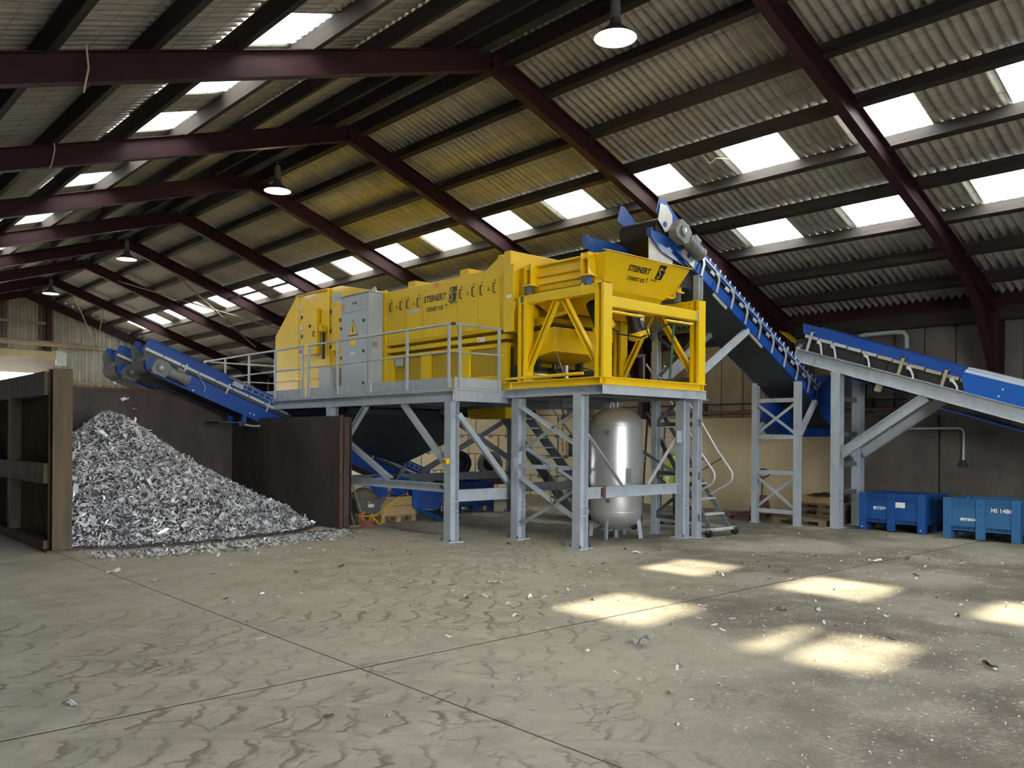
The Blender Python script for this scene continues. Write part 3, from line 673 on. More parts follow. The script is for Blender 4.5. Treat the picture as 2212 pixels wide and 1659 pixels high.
MB().box(10.066, 10.07, 16.29, 16.55, 3.90, 4.09).build('yellow_label', M['signyel'], d)
MB().box(10.066, 10.07, 16.32, 16.52, 3.70, 3.75).build('type_plate', M['white'], d)
for yy, mm in ((16.53, 'white'), (16.42, 'red'), (16.31, 'ink')): MB().cyl((10.055, yy, 4.84), (10.075, yy, 4.84), .022, 10).build('indicator', M[mm], cab)
MB().box(10.07, 10.076, 16.80, 16.90, 4.74, 4.86).build('orange_label', M['signor'], cab)
MB().box(10.2, 10.3, 15.78, 15.83, 3.85, 3.95).build('socket_box', M['lintel'], cab)
MB().tube([(10.25, 15.86, 5.05), (10.22, 15.86, 5.12), (10.28, 15.86, 5.16), (10.3, 15.86, 5.05)], .02, 6).build('lifting_eye', M['galv_lt'], cab)
jb = thing('junction_box', 'small grey steel junction box beside the tall cabinet', 'box', (10.35, 17.87, 2.75))
MB().box(10.2, 10.47, 17.60, 18.15, 2.76, 3.50).build('body', M['cab'], jb, .01)
MB().box(10.185, 10.2, 17.63, 18.12, 2.90, 3.47).build('door', M['cab'], jb)
tri(17.87, 3.12, 10.184, .05, jb, M['signyel'], M['ink'])

# ================================================================ feeder frame + vibrating feeder
ffm = thing('feeder_frame', 'yellow box frame carrying the feeder hopper at the platform front', 'frame', (11.8, 10.4, 2.75))
FX0, FX1, FY0, FY1 = 10.40, 13.22, 9.28, 11.40
zb = 2.885
for x in (FX0, FX1-.21):
    for y, nm in ((FY0, 0), (FY1-.25, 1)):
        p = MB(); zt = 4.43
        p.box(x, x+.21, y, y+.055, zb, zt); p.box(x, x+.21, y+.145, y+.2, zb, zt); p.box(x+.09, x+.12, y+.055, y+.145, zb, zt)
        p.box(x, x+.21, y, y+.2, zt-.012, zt)
        p.build('post', Yl, ffm)
for x in (FX0+.03, FX1-.18):
    MB().box(x, x+.15, FY0+.2, FY1-.03, 4.27, 4.43).build('side_beam', Yl, ffm, .008)
    for a, b in (((10.46, 4.27), (11.22, 3.02)), ((10.28, 4.27), (9.47, 3.05))):
        MB().chan((x+.075, a[0], a[1]), (x+.075, b[0], b[1]), .09, .10, (0, 1, 0)).build('brace', Yl, ffm)
MB().box(FX0+.21, FX1-.26, FY0+.02, FY0+.17, 4.04, 4.22).build('front_beam', Yl, ffm, .008)
MB().box(FX1-.265, FX1-.225, FY0+.01, FY0+.18, 4.035, 4.225).build('beam_end_plate', M['galv'], ffm)
MB().box(FX0+.21, FX1-.2, FY1-.2, FY1-.08, 4.04, 4.2).build('rear_beam', Yl, ffm)
for x0, x1 in ((10.62, 11.45), (12.05, 12.85)): MB().cyl((x0, FY0+.03, 3.96), (x1, FY0+.03, 3.96), .025, 10).build('cable_tube', Yl, ffm)
MB().cyl((FX0+.02, 11.75, 2.94), (FX0+.02, 9.75, 2.955), .028, 10).build('cable_tube', Yl, ffm)
for p, q2 in (((FX0-.02, FY0, 0), (FX1+.04, FY0, 0)), ((FX0, FY0, 0), (FX0, 11.76, 0)), ((FX1, FY0, 0), (FX1, 11.76, 0)), ((FX0, 11.5, 0), (FX1, 11.5, 0))):
    a = V(p); b = V(q2); a.z = b.z = 2.818; off = V((0, .06, 0)) if abs(a.y-b.y) < .01 else V((.06 if a.x < 11 else -.06, 0, 0))
    MB().ibeam(a+off, b+off, .13, .135, (0, 0, 1), .016).build('base_beam', Yl, ffm)
for y, zz in ((11.30, 4.36), (9.62, 4.47)):
    MB().cyl((FX0+.015, y, zz-.0), (FX0+.029, y, zz), .055, 16).build('blue_sign', M['signblue'], ffm)
    MB().tube([(FX0-.0, y+.13, zz-.02), (FX0-.03, y+.13, zz-.06), (FX0-.03, y+.13, zz-.12), (FX0, y+.13, zz-.15)], .014, 6).build('shackle', Yl, ffm)
MB().box(10.7, 12.9, 9.5, 11.3, 2.70, 2.735).build('drip_tray', Yl, ffm)

fd = thing('vibrating_feeder', 'yellow vibrating feeder hopper with STEINERT logo on rubber springs', 'feeder', (11.8, 10.5, 4.43))
tr = MB()
for x, s in ((10.66, 1), (12.90, -1)):
    tr.box(min(x, x+s*.03), max(x, x+s*.03), 9.72, 11.55, 4.50, 4.98)
    tr.box(min(x-s*.07, x+s*.03), max(x-s*.07, x+s*.03), 9.62, 11.5, 4.95, 4.985)
    tr.box(min(x-s*.05, x), max(x-s*.05, x), 9.9, 11.45, 4.62, 4.70); tr.box(min(x-s*.05, x), max(x-s*.05, x), 9.9, 11.45, 4.76, 4.79)
tr.box(10.66, 12.9, 9.75, 11.6, 4.48, 4.51)
tr.build('trough', Yl, fd)
for x, s in ((10.66, -1), (12.90, 1)):
    for y in (9.80, 11.20):
        b = MB(); b.box(min(x, x+s*.17), max(x, x+s*.17), y-.09, y-.07, 4.60, 5.0); b.box(min(x, x+s*.17), max(x, x+s*.17), y+.07, y+.09, 4.60, 5.0); b.box(min(x, x+s*.21), max(x, x+s*.21), y-.12, y+.12, 4.60, 4.625); b.box(min(x, x+s*.14), max(x, x+s*.14), y-.07, y+.07, 4.90, 5.0)
        b.build('spring_bracket', Yl, fd)
        MB().cyl((x+s*.12, y, 4.43), (x+s*.12, y, 4.605), .092, 18, .088).build('rubber_spring', M['rubber'], fd)
hp = MB(); yt, yb = 9.42, 9.74
hp.prism([(10.62, yt, 4.985), (12.92, yt, 4.985), (12.80, yb-.1, 4.60), (12.55, yb, 4.42), (11.0, yb, 4.42), (10.74, yb-.1, 4.60)], (0, .02, 0))
hp.prism([(10.60, yt-.05, 4.985), (12.94, yt-.05, 4.985), (12.94, yt+.06, 5.01), (10.60, yt+.06, 5.01)], (0, 0, .012))
hp.prism([(10.62, yt, 4.98), (10.62, 9.8, 4.98), (10.74, 9.8, 4.55), (10.80, yb-.1, 4.55)], (.02, 0, 0)); hp.prism([(12.92, yt, 4.98), (12.92, 9.8, 4.98), (12.80, 9.8, 4.55), (12.74, yb-.1, 4.55)], (-.02, 0, 0))
hpo = hp.build('hopper_front', Yl, fd)
# the two segments of the front plate lean; lettering follows the upper one
uxp = (1, 0, 0); uzp = V((0, -(yb-.1-yt), .385)).normalized()
def onp(x, z): f = (4.985-z)/.385; return (x, yt + (yb-.1-yt)*f - .006, z)
text('lettering', 'STEINERT', .15, onp(11.30, 4.77), uxp, uzp, M['ink'], fd, bold=.004, sx=.86)
text('lettering', 'STEINERT XSS  T', .10, onp(11.36, 4.63), uxp, uzp, M['ink'], fd, bold=.001, sx=.74)
text('lettering', '\u00ae', .04, onp(11.86, 4.69), uxp, uzp, M['ink'], fd)
text('lettering', 'EVO 5.0', .045, onp(11.99, 4.68), uxp, uzp, M['ink'], fd, bold=.0005)
lg = MB()
for z0, z1 in ((4.72, 4.875), (4.885, 4.955)):
    a0, a1, b0, b1 = V(onp(12.06, z0)), V(onp(12.25, z0)), V(onp(12.27, z1)), V(onp(12.08, z1)); lg.plate([a0, a1, b1+V((0,0,0)), b0] if False else [a0, a1, b0, b1], .004)
lg.build('logo_square', M['ink'], fd)
text('logo_letter', 'S', .30, V(onp(12.10, 4.735))+V((0, -.004, 0)), uxp, uzp, Yl, fd, sx=.62, depth=.001, bold=-.002)
ut = MB(); ut.prism([(11.0, yb, 4.43), (11.0, 11.6, 4.49), (11.0, 11.6, 4.30), (11.0, 10.6, 4.10), (11.0, 9.95, 4.22)], (1.55, 0, 0)); ut.build('undertray', Yl, fd)
ut = MB(); ut.prism([(10.72, 10.3, 4.5), (10.72, 11.5, 4.5), (10.72, 10.75, 4.02), (10.72, 10.45, 4.05)], (.02, 0, 0)); ut.prism([(12.84, 10.3, 4.5), (12.84, 11.5, 4.5), (12.84, 10.75, 4.02), (12.84, 10.45, 4.05)], (.02, 0, 0)); ut.build('side_gusset', Yl, fd)
for c, ax in (((11.05, 9.98, 4.03), (-.30, .25, .9)), ((11.93, 9.88, 3.98), (-.28, .12, .95))):
    c = V(c); ax = V(ax).normalized()
    m = MB(); m.lathe([(0, .27), (.10, .265), (.145, .22), (.155, -.14), (.165, -.15), (.165, -.19), (0, -.19)], c, 20, ax); mo = m.build('vibrator_motor', M['dmotor'], fd)
    MB().box(c.x-.05, c.x+.05, c.y-.158, c.y-.15, c.z, c.z+.1).build('type_plate', M['signpale'], mo)
    m = MB(); m.lathe([(0, -.19), (.20, -.19), (.20, -.30), (.12, -.34), (0, -.34)], c, 20, ax); m.build('motor_seat', Yl, fd)
MB().tube([(10.95, 9.75, 3.85), (11.3, 9.7, 3.68), (11.8, 9.65, 3.66), (12.15, 9.68, 3.78), (12.6, 9.6, 4.0)], .016, 6).build('motor_cable', M['cable'], fd)
MB().tube([(11.95, 9.68, 3.9), (11.98, 9.62, 3.72), (12.1, 9.62, 3.62), (12.2, 9.66, 3.74)], .013, 6).build('motor_cable', M['cable'], fd)
ac = thing('acceleration_belt', 'yellow belt housing under the feeder trough behind the braces', 'conveyor', (11.8, 11.3, 2.9))
MB().prism([(10.72, 10.75, 3.42), (10.72, 11.44, 3.30), (10.72, 11.44, 3.80), (10.72, 10.75, 3.86)], (1.45, 0, 0)).build('housing', Yl, ac)
MB().prism([(10.70, 10.72, 3.88), (10.70, 11.44, 3.83), (10.70, 11.44, 3.86), (10.70, 10.72, 3.92)], (1.5, 0, 0)).build('belt_edge', M['rust2'], ac)
MB().prism([(10.76, 10.9, 3.93), (10.76, 11.44, 3.90), (10.76, 11.44, 4.08), (10.76, 10.95, 4.05)], (1.4, 0, 0)).build('skirt', Yl, ac)
for x in (10.85, 12.0): MB().box(x, x+.08, 11.3, 11.44, 2.885, 3.4).build('stand', M['oldiron'], ac)
MB().bar((12.75, 9.75, 2.75), (12.62, 9.55, 3.98), .035, .035).build('green_strut', M['green'], ffm)
# ================================================================ grey steel platform
G, GL = M['galv'], M['galv_lt']
pf = thing('support_platform', 'galvanised steel platform on columns carrying the yellow machine', 'platform', (11.4, 15, 0))
MB().box(9.30, 13.3, 11.80, 22.8, 2.70, 2.75).build('deck', G, pf)
MB().ibeam((9.34, 11.82, 2.60), (9.34, 22.8, 2.60), .12, .20).build('edge_beam', G, pf)
MB().ibeam((13.25, 11.82, 2.60), (13.25, 22.8, 2.60), .12, .20).build('edge_beam', G, pf)
o = MB(); o.ibeam((9.30, 11.84, 2.62), (10.75, 11.84, 2.62), .13, .22); ob = o.build('end_beam', G, pf)
bl = MB()
for x in (9.36, 9.46, 10.45, 10.56):
    for z in (2.56, 2.68): MB().cyl((x, 11.825, z), (x, 11.83+.0, z), .016, 6).build('bolt', GL, ob)
for y in (13.5, 15.2, 17, 18.8, 20.6): MB().ibeam((9.34, y, 2.58), (13.25, y, 2.58), .10, .16).build('cross_beam', M['dgalv'], pf)
for p, q2 in (((10.40, 9.34, 0), (13.27, 9.34, 0)), ((10.46, 9.3, 0), (10.46, 11.8, 0)), ((13.2, 9.3, 0), (13.2, 11.8, 0))):
    a = V(p); b = V(q2); a.z = b.z = 2.675; MB().chan(a, b, .10, .15, (0, 0, 1), 1 if abs(a.y-b.y) < .01 else (1 if a.x > 11 else 1)).build('rim_channel', G, pf)
MB().box(13.12, 13.34, 9.27, 9.42, 2.592, 2.602).build('rim_lip', GL, pf)
for y in (9.85, 11.5): MB().ibeam((10.5, y, 2.64), (13.2, y, 2.64), .1, .1).build('cross_beam', M['dgalv'], pf)
def column(x, y, z1, m=G, w=.19, h=.19, nm='column'):
    c = MB(); c.ibeam((x, y, .02), (x, y, z1), w, h, (1, 0, 0), .014, .011); o = c.build(nm, m, pf)
    MB().box(x-.16, x+.16, y-.16, y+.16, 0, .022).build('base_plate', m, o)
    for sx in (-.12, .12):
        for sy in (-.12, .12): MB().cyl((x+sx, y+sy, .02), (x+sx, y+sy, .075), .011, 6).build('anchor_bolt', M['oldiron'], o)
    for z in (.55, .72): MB().box(x-.082, x+.082, y-.09, y-.075, z, z+.014).build('stiffener', GL, o)
    return o
for x, y in ((10.50, 9.87), (13.22, 9.78), (10.62, 11.55), (13.15, 11.55)): column(x, y, 2.60)
column(9.37, 11.95, 2.50); column(9.37, 16.1, 2.50); column(9.37, 20.4, 2.5)
for y in (16.0, 20.4): column(14.5 if y == 16 else 13.2, y, 2.7, M['dgalv'])
MB().ibeam((13.2, 16, 2.6), (14.6, 16, 2.6), .1, .16).build('cross_beam', M['dgalv'], pf)
# side facing the walkway (X = 9.37)
MB().ibeam((9.37, 12.04, .96), (9.37, 16.0, .96), .12, .15).build('low_beam', G, pf)
MB().ibeam((9.37, 16.2, .96), (9.37, 20.3, .96), .12, .15).build('low_beam', G, pf)
for a, b in (((13.45, 2.50), (12.05, 1.34)), ((14.75, 2.50), (16.0, 1.38)), ((15.95, 1.98), (13.85, 1.04))):
    MB().chan((9.37, a[0], a[1]), (9.37, b[0], b[1]), .10, .09, (0, 1, 1)).build('brace', G, pf)
MB().chan((9.37, 14.05, 1.02), (9.37, 13.2, 1.55), .09, .08, (0, 1, 0)).build('brace', G, pf) if False else None
# front of the walkway (Y = 11.9)
MB().ibeam((9.46, 11.87, .83), (10.72, 11.87, .83), .12, .21).build('low_beam', G, pf)
MB().bar((9.44, 11.86, 2.28), (10.70, 11.86, .97), .10, .08, (0, 1, 0)).build('brace', G, pf)
MB().ibeam((9.46, 16, .95), (14.4, 16, .95), .12, .17).build('low_beam', M['dgalv'], pf)
MB().bar((12.2, 16, 2.5), (14.4, 16, 1.35), .12, .06, (0, 1, 0)).build('brace', M['dgalv'], pf)
MB().bar((11.7, 16.08, 1.05), (14.4, 16.08, 2.35), .12, .06, (0, 1, 0)).build('brace', M['dgalv'], pf)
# left side of the feeder bay (X = 10.6)
for a, b in (((11.43, 2.44), (9.97, 1.73)), ((11.45, 1.64), (9.97, 2.36)), ((11.43, 1.15), (9.97, .46)), ((11.45, .28), (9.97, 1.03))):
    MB().angle((10.60, a[0], a[1]), (10.60, b[0], b[1]), .065, (0, 1, 1)).build('brace', GL if a[0] == 11.43 else G, pf)
MB().bar((10.56, 11.45, 1.35), (10.56, 9.97, 1.35), .07, .07).build('rung', G, pf)
MB().box(10.515, 10.535, 11.44, 11.56, 1.24, 1.5).build('gusset', GL, pf)
# front of the feeder bay (Y = 9.8)
MB().ibeam((10.6, 9.84, .935), (13.13, 9.84, .935), .12, .19).build('low_beam', G, pf)
MB().box(10.98, 11.04, 9.77, 9.90, .83, 1.04).build('rusty_clamp', M['rust2'], pf)
MB().angle((10.6, 9.8, 1.93), (11.5, 9.8, 1.04), .07, (1, 0, 1)).build('brace', GL, pf)
MB().angle((13.12, 9.8, 1.97), (12.22, 9.8, 1.04), .07, (-1, 0, 1)).build('brace', GL, pf)
MB().box(12.98, 13.13, 9.73, 9.76, 1.80, 2.02).build('gusset', G, pf)
MB().ibeam((10.72, 11.6, .95), (13.05, 11.6, .95), .1, .16).build('low_beam', M['dgalv'], pf)
MB().bar((10.72, 11.62, 1.75), (12.2, 11.62, 1.02), .07, .05, (0, 1, 0)).build('brace', G, pf)
for y in (9.95, 11.42): pass
MB().angle((13.15, 9.95, 1.25), (13.15, 11.45, 2.0), .06, (0, 1, 1)).build('brace', M['dgalv'], pf)

# railing around the walkway
def railing(label, pts_posts, rail_runs, toe_runs, loc):
    r = thing('guard_railing', label, 'railing', loc)
    for x, y in pts_posts:
        MB().box(x-.022, x+.022, y-.022, y+.022, 2.755, 3.87).build('post', G, r)
        MB().box(x-.03, x+.03, y-.03, y+.03, 2.755, 2.93).build('post_foot', M['galv'], r)
    for a, b in rail_runs:
        for z, rr in ((3.885, .024), (3.39, .017)): MB().cyl((*a, z), (*b, z), rr, 10).build('rail', G, r)
    for a, b in toe_runs:
        A = V((*a, 2.85)); B = V((*b, 2.85)); MB().bar(A, B, .012, .18).build('toe_board', G, r)
    return r
xs = 9.30
rl = railing('galvanised guard railing along the walkway in front of the machine', [(xs, 11.96), (xs, 13.24), (xs, 14.50), (xs, 15.77), (xs, 17.0), (9.47, 11.86), (10.40, 11.86)],
        [((xs, 11.9), (xs, 17.02)), ((9.36, 11.86), (10.58, 11.86))], [((xs+.02, 11.9), (xs+.02, 17.05)), ((9.36, 11.88), (10.45, 11.88))], (9.3, 14.4, 2.75))
MB().tube([(xs, 11.95, 3.885), (xs+.02, 11.89, 3.885), (9.37, 11.86, 3.885)], .026, 8).build('corner_clamp', M['oldiron'], rl)
railing('galvanised guard railing beside the rear end of the machine', [(xs, 17.28), (xs, 18.6), (xs, 20.0), (xs, 21.4), (xs, 22.72)],
        [((xs, 17.26), (xs, 22.75)), ((9.36, 22.75), (13.2, 22.75))], [((xs+.02, 17.22), (xs+.02, 22.75))], (9.3, 20, 2.75))
railing('galvanised guard railing behind the feeder on the far side', [(13.27, 11.9), (13.27, 13.2), (13.27, 14.6), (13.27, 16.2)],
        [((13.27, 11.9), (13.27, 16.25))], [((13.25, 11.9), (13.25, 16.25))], (13.27, 14, 2.75))
lp = thing('ladder_rail', 'curved pipe handrail standing behind the feeder frame', 'railing', (13.3, 11.2, 2.6))
MB().tube([(13.28, 11.6, 2.62), (13.28, 11.6, 3.40), (13.28, 11.57, 3.48), (13.28, 11.50, 3.52), (13.28, 10.75, 3.52)], .03, 8).build('handrail', M['dgalv'], lp)
MB().cyl((13.28, 10.78, 2.6), (13.28, 10.78, 3.52), .028, 8).build('post', M['dgalv'], lp); MB().cyl((13.28, 10.78, 3.05), (13.28, 11.6, 3.05), .02, 8).build('rail', M['dgalv'], lp)

# dark discharge chute below the machine
ch = thing('discharge_chute', 'large dark steel chute hanging below the platform above blue conveyor', 'chute', (11.3, 16, 2.5))
a = MB(); T = [(9.75, 16.2, 2.5), (13.2, 16.2, 2.5), (13.2, 20.5, 2.5), (9.75, 20.5, 2.5)]; Bq = [(10.2, 18.82, 1.95), (13.0, 18.82, 1.12), (13.0, 19.45, 1.12), (10.2, 19.45, 1.95)]
mid = [(9.8, 16.75, 2.05), (13.15, 16.75, 1.80), (13.15, 20.3, 1.8), (9.8, 20.3, 2.05)]
for lo, hi in ((T, mid), (mid, Bq)):
    for k in range(4): a.plate([hi[k], hi[(k+1) % 4], lo[(k+1) % 4], lo[k]], .01)
a.build('funnel', M['chute'], ch)
MB().box(9.72, 13.22, 16.16, 16.24, 2.38, 2.5).build('rim', M['chute'], ch); MB().box(9.70, 9.78, 16.16, 20.5, 2.38, 2.5).build('rim', M['chute'], ch)
yb_ = thing('drive_cover', 'dull yellow sheet metal cover below the platform edge', 'cover', (12, 14, 2.25))
MB().prism([(11.95, 13.42, 2.28), (11.95, 14.55, 2.28), (11.95, 14.68, 2.36), (11.95, 14.68, 2.50), (11.95, 13.42, 2.52)], (.45, 0, 0)).build('cover', M['yellow_dk'], yb_)
MB().box(11.96, 12.38, 13.40, 13.44, 2.29, 2.51).build('end_plate', M['yellow'], yb_)
MB().cyl((12.2, 14.0, 2.5), (12.2, 14.0, 2.7), .02, 6).build('hanger', GL, yb_)
es = thing('emergency_stop', 'small yellow emergency stop box on the left platform column', 'switch', (9.25, 11.9, 1.45))
MB().box(9.20, 9.27, 11.88, 11.98, 1.40, 1.49).build('box', M['signyel'], es); MB().cyl((9.20, 11.93, 1.445), (9.165, 11.93, 1.445), .022, 12).build('button', M['red'], es)

# pressure vessel
tk = thing('pressure_tank', 'upright stainless steel pressure tank standing under the feeder', 'tank', (12.28, 10.6, 0))
tx, ty, r = 12.28, 10.62, .50
MB().lathe([(0, .15), (.12, .155), (.26, .19), (.38, .26), (.46, .35), (r, .47), (r, 2.13), (.47, 2.24), (.40, 2.33), (.28, 2.41), (.13, 2.455), (0, 2.46)], (tx, ty, 0), 48).build('vessel', M['steel'], tk)
for z in (.50, 2.11): MB().lathe([(r-.002, -.012), (r+.006, -.008), (r+.006, .008), (r-.002, .012)], (tx, ty, z), 48).build('weld_seam', M['steel'], tk)
for an in (-2.75, -1.15, .4, 2.0):
    c, s = math.cos(an), math.sin(an)
    MB().angle((tx+c*.44, ty+s*.44, .45), (tx+c*.50, ty+s*.50, 0), .06, (c, s, 0)).build('leg', G, tk)
MB().cyl((tx, ty, .0), (tx, ty, .16), .06, 12).build('drain', M['dgalv'], tk)
def port(an, z, rr):
    c, s = math.cos(an), math.sin(an)
    MB().cyl((tx+c*.49, ty+s*.49, z), (tx+c*.54, ty+s*.54, z), rr, 14).build('port', M['dgalv'], tk)
port(-2.75, 1.98, .04); port(-2.72, .72, .045); port(-.9, 1.55, .035); port(-.75, 1.45, .03)
MB().tube([(tx-.17, ty, 2.44), (tx-.17, ty, 2.52), (tx-.12, ty, 2.55), (tx-.08, ty, 2.52), (tx-.08, ty, 2.44)], .014, 8).build('lifting_eye', GL, tk)
MB().cyl((tx+.03, ty, 2.44), (tx+.03, ty, 2.56), .015, 8).build('lifting_eye', GL, tk)
MB().box(tx+.10, tx+.12, ty-.505, ty-.495, 1.02, 1.30).build('label_strip', M['rubber'], tk) if False else None
an = -1.95; c, s = math.cos(an), math.sin(an)
MB().obox((tx+c*.502, ty+s*.502, 1.18), (-s*.055, c*.055, 0), (c*.002, s*.002, 0), (0, 0, .14)).build('rating_plate', M['dgalv'], tk)

# hook and chains under the platform
hk = thing('chain_hook', 'rusty lifting hook hanging under the platform rim', 'hook', (11.1, 10.9, 2.2))
MB().bar((11.05, 10.9, 2.58), (11.1, 10.88, 2.36), .03, .02).build('link', M['oldiron'], hk)
MB().tube([(11.1, 10.88, 2.36), (11.13, 10.88, 2.31), (11.13, 10.88, 2.25), (11.09, 10.88, 2.21), (11.06, 10.88, 2.25)], .016, 8).build('hook', M['chain'], hk)
def chain(name, label, pts, r=.011, step=.045):
    t = thing(name, label, 'chain', pts[0]); a = MB(); tot = []
    P = [V(p) for p in pts]; k = 0
    for i in range(len(P)-1):
        L = (P[i+1]-P[i]).length; n = max(1, int(L/step))
        for j in range(n):
            c = P[i].lerp(P[i+1], (j+.5)/n); d = (P[i+1]-P[i]).normalized(); s = d.orthogonal().normalized()
            if k % 2: s = d.cross(s)
            k += 1; a.tube([c-d*.028, c-d*.018+s*.014, c+d*.018+s*.014, c+d*.028, c+d*.018-s*.014, c-d*.018-s*.014, c-d*.028], .005, 4)
    tag(a.build('links', M['chain'], t), kind='stuff'); return t
chain('hoist_chain', 'rusty chain looped over the grey cross rung under the platform', [(10.5, 10.62, 1.36), (10.5, 10.58, .78), (10.5, 10.52, .70), (10.5, 10.46, .76), (10.5, 10.42, 1.36)])
chain('hoist_chain', 'short rusty chain dropping beside the pressure tank', [(12.95, 11.0, 2.55), (12.9, 11.05, 2.0)])
chain('hoist_chain', 'rusty chain hanging from the hook below the rim', [(11.09, 10.88, 2.2), (11.1, 10.88, 1.6)])

# mobile steps
st = thing('mobile_steps', 'mobile aluminium step ladder on castors beside the right column', 'steps', (14.05, 10.2, 0))
def sy(z): return 9.49 + (z-.13)/1.39
for x in (13.75, 14.35):
    MB().bar((x, sy(.10), .10), (x, sy(2.4), 2.4), .03, .09, (0, -1, 1)).build('stringer', M['dgalv'], st)
    MB().tube([(x, 11.1, 3.4), (x, 10.21, 2.28), (x, 9.79, 1.66), (x, 9.49, 1.30), (x, 9.43, 1.22), (x, 9.42, 1.13), (x, 9.46, 1.04), (x, 9.52, .99), (x, 9.94, .77)], .022, 8).build('handrail', GL, st)
    MB().bar((x, 9.66, 1.50), (x, sy(1.18), 1.18), .03, .03).build('handrail_stay', M['dgalv'], st)
for k in range(8):
    z = .13+.285*k; MB().box(13.75, 14.35, sy(z)-.10, sy(z)+.10, z-.015, z+.015).build('tread', M['alu'], st)
for x in (13.58, 14.45):
    MB().bar((x, 9.40, .14), (x, 11.3, .14), .05, .05).build('base_rail', M['alu'], st)
    for y in (9.43, 11.25):
        MB().cyl((x-.025, y, .075), (x+.025, y, .075), .075, 16).build('castor', M['black'], st); MB().box(x-.04, x+.04, y-.03, y+.03, .10, .15).build('castor_fork', M['dgalv'], st)
for y in (9.46, 11.25): MB().bar((13.58, y, .14), (14.45, y, .14), .05, .05).build('base_rail', M['alu'], st)
for x in (13.75, 14.35): MB().bar((x, 11.2, .15), (x, sy(2.3), 2.3), .03, .03).build('rear_leg', M['dgalv'], st)
# rear staircase
rs = thing('rear_stairs', 'dark steel stairs up to the platform behind the tank', 'stairs', (14.4, 15, 0))
for x in (13.7, 14.5): MB().bar((x, 13.0, .1), (x, 15.75, 2.68), .03, .24, (0, -1, 1)).build('stringer', M['dgalv'], rs)
for k in range(11):
    f = (k+.5)/11; MB().box(13.7, 14.5, 13.0+2.75*f-.12, 13.0+2.75*f+.12, .1+2.58*f, .13+2.58*f).build('tread', G, rs)
for x in (14.5,): MB().tube([(x, 13.0, 1.1), (x, 15.75, 3.7)], .022, 8).build('handrail', M['dgalv'], rs)
for f in (.1, .5, .9): MB().cyl((14.5, 13+2.75*f, .1+2.58*f), (14.5, 13+2.75*f, 1.1+2.6*f), .018, 8).build('post', M['dgalv'], rs)

